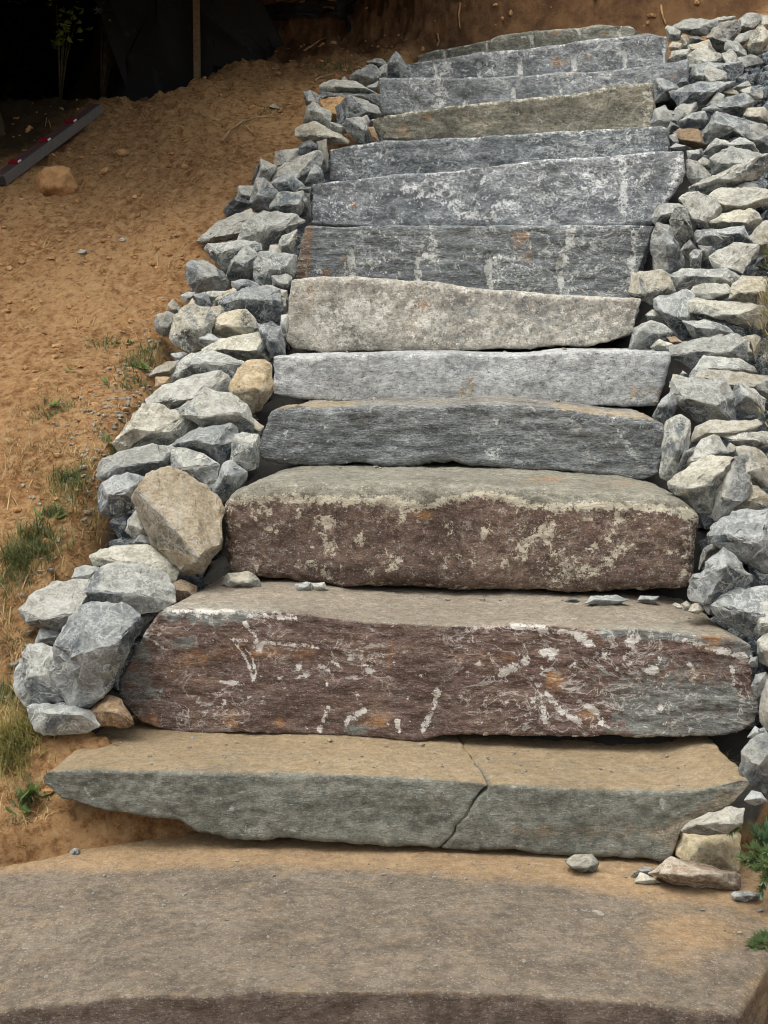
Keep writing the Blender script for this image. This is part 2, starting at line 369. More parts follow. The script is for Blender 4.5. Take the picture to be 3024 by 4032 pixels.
    loc = W.mean(0); loc[2] = W[:, 2].min()
    if parent is not None: loc = loc - np.array(parent.location); W = W - np.array(parent.location)
    o = mesh_obj(name, W, F, mat, parent, True, loc, True)
    attr(o, 'white', wv)
    for a in ('alt', 'rust'): attr(o, a, paint(px, py, marks.get(a, ())))
    sv = top * sandtop
    sv = np.maximum(sv, paint(px, py, marks.get('sand', ()))) - paint(px, py, marks.get('nosand', ()))
    attr(o, 'sand', sv)
    return o
ORD = ['lowest', 'second', 'third', 'fourth', 'fifth', 'sixth', 'seventh', 'eighth', 'ninth', 'tenth', 'eleventh', 'twelfth', 'thirteenth', 'topmost']
def blot(cx, cy, w, h, n, k=.8, seed=1, r=(6, 16)):
    rd = random.Random(seed); return [('e', cx + rd.uniform(-w, w), cy + rd.uniform(-h, h), rd.uniform(*r), rd.uniform(*r), k) for _ in range(n)]

SM = [step_mat('landing_slab_stone', (116, 105, 92), (137, 125, 108), (114, 101, 90), 1.06, whitek=.5, sand=(181, 150, 110), rust=(164, 140, 106), rustk=.6, fol=(1, 1, 1.6), speck=.38, bump=1.0, sandk=.75, vein=.0, fleck=.22, sedge=(.2, 1.0)),
      step_mat('slate_slab_stone', (115, 117, 107), (138, 138, 126), (140, 130, 112), 1.03, (196, 198, 192), whitek=.75, sand=(168, 146, 112), rust=(150, 126, 96), rustk=.5, fol=(1, 1, 1.6), speck=.35, bump=1.0, vein=.05, fleck=.28, sedge=(.25, .85), sandk=.9),
      step_mat('maroon_banded_stone', (90, 72, 66), (124, 103, 93), (122, 124, 119), .915, (226, 222, 214), sand=(158, 149, 129), rust=(170, 126, 82), rustk=.85, fol=(1, 1, 6), sandk=.75, speck=.4, vein=.6, mott=.32, fleck=.45),
      step_mat('brown_crusted_stone', (88, 71, 63), (116, 96, 85), (132, 129, 115), .885, (200, 192, 170), sand=(150, 144, 126), rust=(158, 120, 78), rustk=.7, fol=(1, 1, 1.6), whitek=.88, sandk=.5, speck=.4, vein=.3, mott=.2, fleck=.4),
      step_mat('dark_gneiss', (86, 90, 92), (138, 142, 141), (158, 140, 112), .92, sand=(166, 152, 126), rust=(150, 122, 88), fol=(1, 1, 8), sandk=.7, speck=.6, con=1.3, fleck=.75),
      step_mat('pale_granite', (158, 161, 161), (194, 195, 192), (178, 164, 140), 1.0, (224, 224, 219), sand=(184, 180, 168), fol=(1, 1, 1.8), speck=.75, sandk=.5, vein=.15, fleck=.7),
      step_mat('buff_granite', (150, 145, 134), (186, 180, 166), (142, 143, 139), .745, (230, 226, 214), sand=(186, 178, 160), rust=(164, 128, 92), fol=(1, 1, 1.4), speck=.7, whitek=.75, sandk=.5, vein=.5, mott=.25, fleck=.6),
      step_mat('dark_drilled_gneiss', (88, 93, 96), (134, 139, 140), (126, 108, 91), .85, (220, 220, 213), rust=(170, 136, 102), fol=(1, 1, 9), sandk=.4, speck=.6, con=1.3, vein=.7, fleck=.7),
      step_mat('speckled_grey_stone', (110, 115, 118), (148, 152, 154), (140, 126, 104), .82, (236, 237, 234), fol=(1, 1, 2.2), speck=.6, sandk=.4, vein=.8, fleck=.7),
      step_mat('blue_grey_stone', (96, 102, 105), (142, 147, 148), (140, 126, 104), .84, (224, 226, 222), fol=(1, 1, 4), sandk=.4, speck=.6, con=1.3, vein=.7, fleck=.7),
      step_mat('olive_grey_stone', (110, 107, 94), (144, 140, 122), (148, 132, 100), .94, (208, 204, 188), rust=(172, 134, 90), fol=(1, 1, 2), sandk=.4, speck=.55, vein=.3, mott=.3, fleck=.55),
      step_mat('fine_grey_stone', (112, 118, 121), (152, 156, 158), (150, 138, 118), .87, (228, 228, 224), rust=(180, 150, 122), fol=(1, 1, 3), sandk=.4, speck=.6, vein=.6, fleck=.7),
      step_mat('drilled_grey_stone', (102, 107, 109), (150, 154, 155), (140, 126, 104), .83, (226, 226, 220), rust=(160, 124, 88), fol=(1, 1, 3.5), sandk=.4, speck=.6, con=1.2, vein=.7, fleck=.7),
      step_mat('drilled_olive_stone', (102, 102, 91), (138, 137, 123), (140, 126, 104), .94, (206, 204, 190), rust=(150, 114, 74), fol=(1, 1, 3), sandk=.4, speck=.5, vein=.4, fleck=.5)]
def G2(c, pts): return [CR[c](p) for p in pts]
steps = []
def reg(o, i, label): tag(o, label, 'step', 'stone steps up the slope'); steps.append(o); return o
# 1 landing
reg(block('stone_step', 0, [(-160, 2205), (0, 2190), (30, 2178), (115, 2168), (215, 2160), (230, 2153), (325, 2149), (430, 2151), (480, 2146), (540, 2141), (700, 2143), (845, 2141), (955, 2143), (1040, 2146), (1150, 2151), (1305, 2161), (1380, 2166), (1480, 2176), (1580, 2187), (1598, 2197)],
    [(-160, 2460), (800, 2440), (1590, 2470)], SM[0], depth=.72, r=.004, res=.008, inset=(-.45, -.34), amp=.5, sandtop=.2, fol=4, seed=1.1,
    marks={'alt': [('p', [(-300, 2240), (0, 2196), (30, 2184), (115, 2174), (215, 2166), (232, 2158), (325, 2154), (430, 2156), (540, 2146), (700, 2148), (955, 2148), (1150, 2156), (1305, 2166), (1480, 2182), (1600, 2200), (1640, 2500), (-300, 2500)], 5, 1.3)], 'sand': [('p', [(-200, 1700), (1700, 1700), (1700, 2010), (1560, 1960), (1420, 1945), (1250, 1915), (1050, 1895), (900, 1880), (600, 1872), (300, 1876), (-200, 1885)], 22, 1.25), ('e', 1500, 2010, 150, 60, .85), ('e', 1450, 2080, 90, 30, .65)],
           'white': [('l', [(1245, 1965), (1290, 1968), (1300, 1972)], 5, 1.0), ('e', 1433, 2163, 8, 4, 1), ('e', 575, 2084, 6, 4, .9), ('e', 575, 2036, 6, 3, .9), ('e', 240, 2080, 8, 4, .8), ('e', 900, 2178, 6, 6, .9), ('l', [(1622, 1985), (1630, 1998)], 5, .9)],
           'nosand': [('p', [(-300, 2240), (30, 2184), (325, 2154), (700, 2148), (1150, 2156), (1600, 2200), (1640, 2500), (-300, 2500)], 6, 1.0)], 'rust': [('l', [(0, 2190), (115, 2169), (232, 2154), (430, 2150), (700, 2143), (955, 2143), (1150, 2151), (1380, 2166), (1580, 2187)], 4, .6), ('e', 1650, 2150, 40, 90, .9), ('e', 1475, 2014, 26, 14, .7), ('e', 90, 2128, 40, 9, .6), ('e', 5, 2165, 14, 12, .7)]}), 0,
    'wide brown-grey landing slab dusted with sand, lowest of the stone steps')
# 2 cracked slab in two pieces
e2 = empty('cracked_stone_step', at(829, 1760, 2.8)); xc2 = (855 - 829.5) / FD * STEP_D[1]
Tl = [(92, 1684), (100, 1667), (170, 1663), (250, 1664), (400, 1668), (600, 1671), (829, 1678), (940, 1684), (1030, 1689), (1060, 1694)]
Bl = [(90, 1689), (130, 1721), (145, 1731), (240, 1754), (350, 1766), (392, 1772), (425, 1799), (500, 1808), (650, 1814), (740, 1818), (829, 1824), (905, 1829), (948.5, 1834)]
Tr = [(1061.5, 1694.5), (1090, 1694), (1180, 1701), (1280, 1704), (1430, 1709), (1505, 1709), (1555, 1696), (1600, 1686), (1618, 1687)]
Br = [(950, 1834.5), (1015, 1836), (1110, 1834), (1155, 1844), (1230, 1846), (1305, 1848), (1370, 1853), (1430, 1858), (1450, 1849), (1465, 1809), (1472, 1791), (1530, 1759), (1580, 1739), (1612, 1705), (1619, 1692)]
cb = [(0, 0), (.25, -8), (.5, 2), (.62, -6), (.75, 6), (1, 0)]
sm2 = {'white': [('e', 500, 1746, 16, 10, .9), ('e', 515, 1790, 60, 10, .7), ('e', 620, 1790, 50, 8, .7), ('e', 265, 1752, 16, 5, .8), ('l', [(172, 1690), (205, 1735)], 5, .7), ('l', [(1432, 1722), (1434, 1745)], 6, 1.0), ('e', 1085, 1770, 16, 10, .7), ('e', 1370, 1753, 14, 6, .8), ('e', 1120, 1822, 18, 10, .7), ('e', 1290, 1822, 10, 5, .8), ('e', 1430, 1832, 12, 6, .8), ('e', 1080, 1820, 14, 6, .6), ('e', 965, 1755, 10, 10, .6), ('e', 1035, 1766, 20, 5, .6)],
       'rust': [('e', 925, 1722, 46, 22, .55), ('e', 715, 1704, 20, 16, .6), ('e', 647, 1703, 10, 14, .6), ('e', 1000, 1728, 24, 12, .45)], 'alt': [('p', [(1400, 1800), (1500, 1740), (1600, 1690), (1640, 1700), (1560, 1760), (1460, 1860)], 16, .8), ('e', 1200, 1795, 260, 16, .5)],
       'sand': [('p', [(100, 1560), (1640, 1560), (1640, 1680), (1250, 1660), (900, 1645), (350, 1640), (100, 1660)], 20, 1.0)]}
block('slab_piece', 1, Tl, Bl, SM[1], (e2, xc2), .5, .006, .007, (.035, .115), 0, .7, None, cb, marks=sm2, sandtop=.82, fol=3, seed=2.2)
block('slab_piece', 1, Tr, Br, SM[1], (e2, xc2), .5, .006, .007, (-.115, .06), 0, .7, cb, None, marks=sm2, sandtop=.82, fol=3, seed=2.2)
reg(e2, 1, 'slate grey slab step cracked across, its top covered in tan sand')
# 3
reg(block('stone_step', 2, [(345, 1322), (380, 1314), (440, 1318), (500, 1318), (600, 1321), (665, 1328), (760, 1340), (829, 1344), (955, 1351), (1080, 1355), (1110, 1349), (1205, 1351), (1280, 1357), (1380, 1357), (1455, 1366), (1580, 1378), (1622, 1396)],
    [(305, 1560), (345, 1571), (375, 1581), (425, 1585), (525, 1583), (650, 1586), (750, 1593), (829, 1597), (905, 1597), (955, 1588), (1030, 1586), (1155, 1591), (1270, 1598), (1310, 1588), (1370, 1595), (1430, 1593), (1530, 1588), (1600, 1578), (1632, 1558)],
    SM[2], depth=.55, r=.009, res=.0042, inset=(.05, .10), amp=.62, sandtop=.8, fol=6, seed=3.3, Lb=[(0, 0), (.35, -45), (.62, -72), (.8, -62), (1, 0)], Rb=[(0, 0), (.6, 0), (.8, 12), (1, 0)],
    marks={'alt': [('p', [(1290, 1475), (1420, 1450), (1560, 1450), (1660, 1490), (1660, 1620), (1350, 1620), (1330, 1540)], 46, .85), ('p', [(340, 1300), (640, 1310), (500, 1345), (400, 1352), (350, 1340)], 10, .8), ('e', 315, 1475, 34, 24, .8), ('e', 400, 1385, 26, 18, .7), ('p', [(230, 1360), (310, 1340), (330, 1400), (345, 1500), (300, 1560), (230, 1540)], 16, .5), ('p', [(1280, 1345), (1450, 1345), (1640, 1380), (1630, 1420), (1480, 1385), (1300, 1375)], 9, .85), ('e', 780, 1575, 40, 14, .7)],
           'rust': [('e', 500, 1540, 26, 16, .8), ('e', 495, 1562, 22, 12, .9), ('p', [(350, 1440), (420, 1395), (560, 1385), (690, 1400), (690, 1425), (520, 1425), (420, 1440), (370, 1460)], 12, .55), ('e', 1198, 1468, 32, 26, .8), ('e', 1265, 1545, 34, 34, .6), ('e', 840, 1420, 22, 40, .5), ('e', 820, 1560, 60, 30, .55), ('e', 600, 1560, 60, 16, .5), ('e', 1550, 1395, 60, 16, .6), ('e', 1520, 1460, 50, 26, .5), ('e', 320, 1560, 50, 24, .6), ('e', 1540, 1378, 46, 12, .8), ('e', 1050, 1420, 200, 16, .35)],
           'white': [('l', [(315, 1372), (345, 1395), (360, 1405)], 3.6, .92), ('l', [(320, 1368), (345, 1370)], 3.6, .92), ('l', [(500, 1380), (560, 1386), (600, 1390), (650, 1393), (690, 1400)], 4.5, .92), ('l', [(530, 1345), (552, 1375), (565, 1395)], 4.5, .92), ('e', 558, 1398, 15, 18.2, .92), ('l', [(502, 1380), (525, 1412), (540, 1445), (549, 1470), (540, 1476), (470, 1474)], 3.15, .92), ('l', [(512, 1383), (545, 1415), (553, 1455), (545, 1474)], 3.15, .92),
                     ('l', [(365, 1318), (500, 1320)], 6.3, .92), ('l', [(430, 1330), (440, 1322), (640, 1335)], 5.4, 0.875), ('l', [(710, 1530), (690, 1575)], 6.3, .92), ('l', [(785, 1535), (745, 1560)], 7.2, .92), ('l', [(945, 1495), (930, 1540), (915, 1575)], 8.1, .92), ('l', [(858, 1555), (862, 1578)], 5.4, .92), ('l', [(1170, 1505), (1180, 1560)], 7.2, .92), ('l', [(1180, 1500), (1215, 1540), (1255, 1560)], 6.3, .92), ('l', [(1240, 1508), (1290, 1540), (1300, 1560)], 6.3, .92), ('l', [(1110, 1352), (1180, 1360), (1240, 1372), (1280, 1392)], 8.1, .92), ('e', 1368, 1382, 22.5, 23.4, .92), ('e', 1185, 1408, 25, 10.4, .92), ('l', [(1085, 1455), (1130, 1430)], 9.9, 0.9375), ('e', 1408, 1445, 20, 10.4, .92), ('e', 1495, 1450, 15, 18.2, .92), ('l', [(1580, 1440), (1585, 1480)], 5.4, 0.875), ('l', [(1480, 1385), (1620, 1420)], 7.2, 0.875)] + blot(1000, 1470, 560, 60, 46, .8, 3, (4, 11))}), 2,
    'maroon-brown banded stone step with chalky white scrawls on its face')
# 4
reg(block('stone_step', 3, [(481, 1082), (505, 1060), (560, 1046), (640, 1044), (800, 1048), (1000, 1050), (1200, 1058), (1400, 1070), (1480, 1085), (1512, 1112)],
    [(478, 1232), (500, 1246), (560, 1250), (640, 1258), (740, 1265), (829, 1268), (930, 1276), (1180, 1281), (1330, 1283), (1470, 1283), (1500, 1268)],
    SM[3], depth=.58, r=.034, res=.0055, inset=(.07, .12), slope=.03, amp=.75, sandtop=.35, fol=2.5, seed=4.4,
    marks={'alt': [('p', [(480, 1085), (520, 1000), (1450, 1000), (1530, 1120), (1480, 1110), (1400, 1096), (1280, 1090), (1200, 1100), (1130, 1088), (1040, 1064), (980, 1080), (930, 1098), (830, 1082), (700, 1078), (600, 1072), (540, 1078)], 8, 1.0), ('e', 870, 1080, 90, 22, .7), ('e', 1260, 1090, 60, 22, .6)],
           'white': [('l', [(482, 1092), (530, 1080), (600, 1076), (700, 1080), (830, 1082), (930, 1096), (985, 1078), (1040, 1064), (1130, 1086), (1200, 1098), (1290, 1090), (1400, 1096), (1490, 1112), (1510, 1130)], 10, .85), ('l', [(690, 1120), (705, 1160), (712, 1190)], 14, .5), ('l', [(1120, 1190), (1160, 1160), (1200, 1120)], 22, .5), ('e', 1180, 1160, 60, 50, .6), ('e', 1230, 1230, 70, 30, .6), ('l', [(1290, 1230), (1340, 1180)], 14, .5), ('l', [(490, 1100), (482, 1230)], 16, .5), ('e', 560, 1110, 40, 40, .4), ('e', 1400, 1110, 60, 24, .45), ('l', [(560, 1255), (900, 1268), (1470, 1275)], 8, .4), ('e', 1060, 1140, 30, 30, .42), ('l', [(1490, 1130), (1490, 1240)], 12, .45)] + blot(1000, 1170, 500, 70, 60, .62, 5, (6, 20)),
           'rust': [('e', 915, 1108, 28, 16, .9), ('e', 1058, 1150, 18, 22, .5), ('e', 1180, 1035, 60, 10, .7), ('e', 1330, 1045, 80, 12, .6), ('e', 975, 1215, 10, 10, .4)]}), 3,
    'tall brown stone step crusted with cream blotches under a rounded greenish top')
# 5
reg(block('stone_step', 4, [(592, 886), (620, 880), (700, 884), (760, 879), (829, 876), (1000, 875), (1090, 872), (1170, 878), (1230, 884), (1280, 893), (1330, 898), (1405, 904), (1434, 918)],
    [(556, 984), (575, 995), (650, 1003), (700, 1007), (780, 1005), (829, 1008), (880, 1005), (930, 998), (975, 993), (1015, 1005), (1070, 1003), (1150, 1018), (1200, 1015), (1280, 1025), (1355, 1035), (1405, 1038), (1427, 1020)],
    SM[4], depth=.55, r=.012, inset=(.02, .05), amp=.9, sandtop=.5, fol=7, seed=5.5, Lb=[(0, 0), (.5, -8), (.8, -14), (1, 0)], Rb=[(0, 0), (.3, 8), (1, 0)],
    marks={'alt': [('l', [(590, 878), (760, 870)], 8, .8), ('l', [(1200, 880), (1400, 902)], 6, .7)], 'rust': [('e', 1262, 935, 14, 12, .7), ('e', 600, 880, 14, 8, .7), ('e', 1263, 985, 14, 12, .4)],
           'white': [('l', [(1072, 905), (1078, 935)], 4, .8), ('l', [(1330, 905), (1350, 950), (1372, 990)], 9, .6), ('e', 1330, 915, 16, 10, .6), ('e', 1285, 995, 14, 14, .6), ('e', 1060, 975, 30, 16, .4)] + blot(900, 950, 300, 45, 14, .45, 6, (4, 10))}), 4,
    'dark grey foliated stone step with a thin tan rim, above the brown crusted step')
# 6
reg(block('stone_step', 5, [(587, 769), (650, 770), (750, 766), (829, 763), (980, 763), (1130, 768), (1200, 759), (1280, 758), (1380, 759), (1452, 761)],
    [(589, 853), (650, 861), (710, 868), (829, 871), (905, 872), (1050, 876), (1230, 879), (1330, 879), (1421, 876)],
    SM[5], depth=.55, r=.007, inset=(.02, .02), amp=.7, sandtop=.2, fol=2, seed=6.6,
    marks={'alt': [('e', 1025, 840, 24, 30, .5), ('e', 1400, 840, 60, 30, .4), ('e', 592, 836, 8, 14, .7)], 'white': [('l', [(590, 770), (1450, 764)], 5, .45)]}), 5,
    'smooth pale grey granite step, lightest of the cut blocks')
# 7
reg(block('stone_step', 6, [(627, 603), (690, 598), (760, 600), (829, 603), (930, 608), (995, 620), (1080, 630), (1230, 638), (1340, 642), (1388, 645)],
    [(622, 735), (633, 757), (700, 760), (829, 757), (930, 760), (1030, 755), (1130, 750), (1265, 750), (1310, 740), (1366, 722)],
    SM[6], depth=.55, r=.013, inset=(.03, .02), amp=1.0, sandtop=.2, fol=2, seed=7.7, Lb=[(0, 0), (.5, -4), (1, 0)],
    marks={'rust': [('e', 912, 660, 30, 18, .9), ('e', 668, 640, 14, 30, .7), ('e', 880, 690, 50, 30, .4), ('e', 1045, 712, 24, 20, .35)], 'alt': [('p', [(950, 610), (1390, 640), (1370, 720), (1100, 740), (950, 700)], 60, .42)],
           'white': [('e', 930, 695, 30, 30, .45), ('e', 780, 690, 90, 50, .3), ('e', 1005, 630, 12, 5, .8), ('l', [(1385, 648), (1370, 715)], 8, .5)]}), 6,
    'buff granite step with rusty spots, wedge-shaped and higher at its left')
# 8
reg(block('stone_step', 7, [(660, 489), (800, 487), (1000, 488), (1200, 487), (1300, 485), (1380, 487), (1412, 489)],
    [(634, 604), (800, 618), (1000, 640), (1200, 650), (1364, 648)], SM[7], depth=.55, r=.008, inset=(.0, -.02), amp=.9, sandtop=.15, fol=8, seed=8.8,
    holes=[(757, 535, 640, 9), (900, 545, 640, 10), (1052, 545, 650, 10), (1207, 560, 650, 9)],
    marks={'alt': [('p', [(620, 480), (680, 480), (672, 560), (660, 640), (610, 640)], 4, 1.0), ('e', 705, 590, 16, 30, .5), ('e', 745, 580, 10, 30, .5)], 'rust': [('e', 1125, 512, 22, 20, 1.0), ('e', 1135, 550, 26, 26, .5)],
           'white': [('l', [(905, 545), (940, 562)], 5, .5), ('l', [(985, 575), (1035, 530)], 4, .6), ('l', [(1240, 490), (1220, 560)], 10, .5), ('l', [(930, 500), (940, 560)], 10, .45), ('e', 1090, 570, 40, 40, .35), ('l', [(1370, 500), (1362, 610)], 9, .6), ('e', 800, 560, 60, 40, .25)]}), 7,
    'dark gneiss step with four pale vertical drill grooves and a brown left end')
# 9
reg(block('stone_step', 8, [(671, 396), (750, 388), (829, 379), (980, 370), (1090, 353), (1180, 345), (1280, 340), (1380, 330), (1480, 324)],
    [(673, 484), (829, 492), (1000, 492), (1200, 492), (1350, 488), (1412, 480)], SM[8], depth=.55, r=.008, inset=(.02, .03), amp=.9, sandtop=.15, fol=2.5, seed=9.9, Rb=[(0, 0), (.3, 18), (.6, 14), (1, 0)],
    marks={'white': [('l', [(940, 400), (960, 440), (990, 462), (1080, 470)], 9, .55), ('l', [(870, 405), (960, 435)], 10, .4), ('l', [(1060, 450), (1180, 430), (1290, 405)], 9, .45), ('l', [(1345, 345), (1350, 400), (1345, 460)], 9, .7), ('l', [(1270, 375), (1290, 400), (1400, 380)], 9, .45), ('l', [(670, 396), (829, 380), (980, 371), (1180, 347), (1480, 326)], 3, .25), ('e', 1000, 440, 40, 12, .5), ('l', [(1470, 330), (1460, 400), (1440, 440)], 10, .5)] + blot(1000, 430, 300, 50, 26, .35, 9, (6, 14)), 'rust': [('e', 762, 443, 9, 9, .9)]}), 8,
    'broad grey step flecked with white arcs, above the drilled dark gneiss step')
# 10
reg(block('stone_step', 9, [(711, 321), (829, 306), (980, 298), (1130, 290), (1230, 283), (1330, 278), (1425, 273), (1443, 280)],
    [(711, 392), (829, 388), (1000, 384), (1200, 360), (1444, 335)], SM[9], depth=.52, r=.008, inset=(.02, .0), amp=.9, sandtop=.15, fol=4, seed=10.1,
    marks={'white': [('l', [(711, 322), (829, 307), (980, 299), (1230, 285), (1440, 276)], 4, .3), ('e', 1380, 300, 50, 24, .3), ('e', 780, 340, 60, 20, .25), ('e', 940, 345, 20, 12, .4)]}), 9,
    'narrow blue-grey step streaked with white, just below the olive step')
# 11
reg(block('stone_step', 10, [(802, 260), (829, 250), (955, 233), (1055, 220), (1230, 205), (1330, 185), (1412, 176)],
    [(826, 300), (955, 304), (1110, 296), (1410, 282)], SM[10], depth=.52, r=.008, inset=(.02, .02), amp=1.0, sandtop=.15, fol=2, seed=11.2, Lb=[(0, 0), (.5, -6), (1, 0)],
    marks={'rust': [('e', 922, 252, 10, 9, .9), ('e', 870, 280, 24, 20, .5)], 'white': [('l', [(1398, 190), (1398, 270)], 12, .7), ('l', [(805, 258), (955, 235), (1230, 207), (1410, 179)], 4, .6), ('e', 1280, 230, 50, 40, .2), ('l', [(1160, 255), (1180, 276)], 4, .5)]}), 10,
    'olive-brown stone step whose right end carries a cream streak')
# 12
reg(block('stone_step', 11, [(818, 168), (900, 167), (980, 168), (1130, 163), (1230, 155), (1330, 150), (1440, 135), (1485, 128)],
    [(820, 250), (950, 245), (1230, 222), (1482, 195)], SM[11], depth=.5, r=.008, res=.010, inset=(.02, .02), amp=.9, sandtop=.15, fol=3, seed=12.3,
    holes=[(901, 214, 240, 5), (1003, 209, 232, 6), (1108, 188, 214, 6), (1210, 186, 206, 6), (1307, 177, 196, 7)],
    marks={'white': [('l', [(945, 172), (955, 200), (945, 225)], 14, .6), ('l', [(820, 170), (1130, 165), (1330, 152), (1485, 130)], 3, .2), ('e', 890, 185, 30, 10, .4), ('e', 1230, 172, 80, 12, .25)], 'rust': [('e', 1450, 167, 18, 8, .8), ('e', 1230, 157, 50, 5, .6)]}), 11,
    'fine grey step with five short drill holes, below the deeply drilled step')
# 13
reg(block('stone_step', 12, [(836, 140), (920, 131), (1030, 116), (1140, 104), (1255, 89), (1355, 79), (1395, 71), (1440, 80)],
    [(845, 176), (1030, 176), (1230, 165), (1438, 146)], SM[12], depth=.5, r=.008, res=.010, inset=(.02, .02), amp=.9, sandtop=.1, fol=3, seed=13.4,
    holes=[(941, 138, 168, 5), (1034, 135, 168, 7), (1122, 118, 160, 7), (1239, 118, 150, 7), (1348, 105, 148, 6)],
    marks={'white': [('e', 965, 145, 22, 20, .6), ('l', [(836, 142), (1030, 118), (1255, 91), (1440, 82)], 3, .2), ('l', [(1437, 85), (1437, 135)], 5, .8), ('e', 1060, 150, 16, 14, .5), ('e', 1120, 110, 60, 14, .3)], 'rust': [('e', 1210, 134, 22, 16, .95), ('e', 1272, 124, 12, 9, .9)]}), 12,
    'grey step with long white drill grooves and two rust spots near the top')
# 14
reg(block('stone_step', 13, [(900, 119), (965, 105), (1055, 86), (1080, 76), (1145, 66), (1250, 61), (1300, 55), (1360, 56), (1372, 60)],
    [(900, 140), (1080, 125), (1250, 106), (1373, 96)], SM[13], depth=.5, r=.008, res=.010, inset=(.02, .02), amp=1.0, sandtop=.2, fol=3, seed=14.5,
    holes=[(961, 106, 130, 5), (1051, 88, 120, 5), (1148, 66, 110, 5), (1250, 62, 100, 6), (1337, 60, 95, 5)],
    marks={'rust': [('e', 1200, 72, 16, 9, .8), ('e', 1120, 90, 20, 10, .5), ('e', 1310, 72, 16, 9, .5)], 'white': [('l', [(900, 120), (1055, 88), (1250, 63), (1370, 60)], 3, .5)]}), 13,
    'topmost olive-grey stone step split by five pale drill grooves')

SB = []
for o in [q for s in steps for q in ([s] if s.type == 'MESH' else list(s.children))]:
    off = np.array(o.location) + (np.array(o.parent.location) if o.parent else 0)
    SB.append(BVHTree.FromPolygons([tuple(np.array(v.co) + off) for v in o.data.vertices], [tuple(f.vertices) for f in o.data.polygons]))
def cast(org, d, far=20.0):
    best = None
    for t_ in SB + [GB]:
        h = t_.ray_cast(Vector(org), Vector(d).normalized(), far)
        if h[0] is not None and (best is None or h[3] < best[3]): best = h
    return best

# ------------------------------------------------------------------ rubble stones, one object each
# (crop of the photograph, kind of stone, outline)  every outline is set at its own distance on the slope and given its own thickness
R = []
def rk(c, k, *xy, near=0.0, thick=1.0): R.append((k, [CR[c]((xy[i], xy[i + 1])) for i in range(0, len(xy), 2)], near, thick))
rk('L1','g',1200,260,1340,200,1430,215,1510,280,1500,350,1350,340,1230,310)
rk('L1','g',1510,310,1650,110,1720,190,1790,330,1740,480,1500,490)
rk('L1','p',1380,360,1460,310,1520,300,1510,480,1420,490)
rk('L1','l',965,460,1090,420,1240,320,1330,340,1390,420,1380,510,1210,640,1120,600,965,540)
rk('L1','g',1200,650,1370,560,1380,640,1300,720)
rk('L1','l',790,560,830,490,860,480,910,540,930,600,880,640,780,640)
rk('L1','g',530,640,560,600,690,560,1010,575,1100,640,1240,690,1370,770,1060,810,900,800,540,750)
rk('L1','d',550,740,900,790,1370,770,1390,940,1100,870,740,840,540,800, near=-.04)
rk('L1','g',500,790,600,760,730,790,740,830,500,830)
rk('L1','l',230,740,330,725,480,800,480,970,380,990,280,970,250,840)
rk('L1','o',480,840,860,835,880,900,790,1220,640,1170,470,970, near=-.05)
rk('L1','l',770,960,870,850,960,810,1100,870,1200,880,1340,950,1390,1050,1240,1130,1050,1160,790,1190,780,1060)
rk('L1','g',280,980,390,895,470,985,620,1050,640,1300,480,1250,230,1230,290,1060)
rk('L1','p',140,1290,400,1190,640,1310,780,1400,880,1450,860,1490,560,1520,300,1500,140,1400)
rk('L1','g',640,1200,770,1230,890,1330,800,1370,650,1310)
rk('L1','l',850,1240,900,1160,1180,1110,1230,1180,1130,1480,1050,1470,900,1320)
rk('L1','g',1110,1300,1200,1210,1270,1470,1090,1490)
rk('L1','b',1230,1280,1310,1280,1380,1470,1280,1480)
rk('L2','d',1090,180,1150,100,1280,70,1420,160,1420,260,1230,310,1060,310,1050,220)
rk('L2','t',1380,100,1520,60,1545,380,1540,490,1450,500,1420,260, near=-.04)
rk('L2','p',740,240,820,215,1070,195,1060,310,960,350,880,410,720,440,750,330)
rk('L2','p',680,640,700,560,880,420,1120,320,1370,240,1430,290,1400,420,1330,470,1180,720,1040,640,730,680)
rk('L2','g',1180,740,1340,450,1440,500,1490,690,1280,720)
rk('L2','l',440,600,500,350,600,420,740,450,700,560,600,660,450,650)
rk('L2','d',350,710,440,470,490,430,440,690)
rk('L2','g',640,720,860,620,980,600,1030,690,1160,760,1030,860,780,860)
rk('L2','d',1040,860,1130,760,1260,790,1260,890,1150,890)
rk('L2','l',150,930,170,770,430,765,440,860,350,1020,240,950)
rk('L2','l',350,1030,440,850,450,660,560,680,680,760,780,870,700,1000,620,1160,430,1120)
rk('L2','d',-60,1130,0,1050,160,920,240,960,350,1040,60,1240,-20,1230)
rk('L2','g',640,1120,780,880,1130,870,1160,1060,1100,1170,1040,1240,830,1200)
rk('L2','d',1130,880,1260,900,1280,1230,1090,1230,1160,1060)
rk('L3','p',230,350,390,210,560,95,700,40,890,-20,930,30,870,150,810,270,470,410,250,400)
rk('L3','l',770,350,880,130,1000,30,1280,0,1500,60,1600,130,1450,200,1380,300,1230,330,1180,450,1030,520,870,400)
rk('L3','g',330,500,370,450,760,390,1030,420,1040,520,640,760,590,800,540,750,480,640)
rk('L3','l',580,920,640,760,700,620,860,460,940,510,1030,580,1010,660,930,800,880,910,760,920, near=.02)
rk('L3','t',1160,540,1200,440,1300,430,1340,580,1250,590)
rk('L3','g',1310,420,1350,330,1550,235,1540,460,1500,580,1330,570)
rk('L3','g',975,870,1000,720,1060,560,1150,550,1260,600,1500,590,1500,850,1220,1000,1100,980)
rk('L3','l',1220,860,1400,840,1480,880,1420,960,1420,1030,1230,990)
rk('L3','l',60,830,80,720,150,660,300,660,430,720,540,830,590,920,570,1000,530,1070,160,1060,90,950)
rk('L3','g',680,930,880,905,1000,960,1080,1020,760,1050,700,1040)
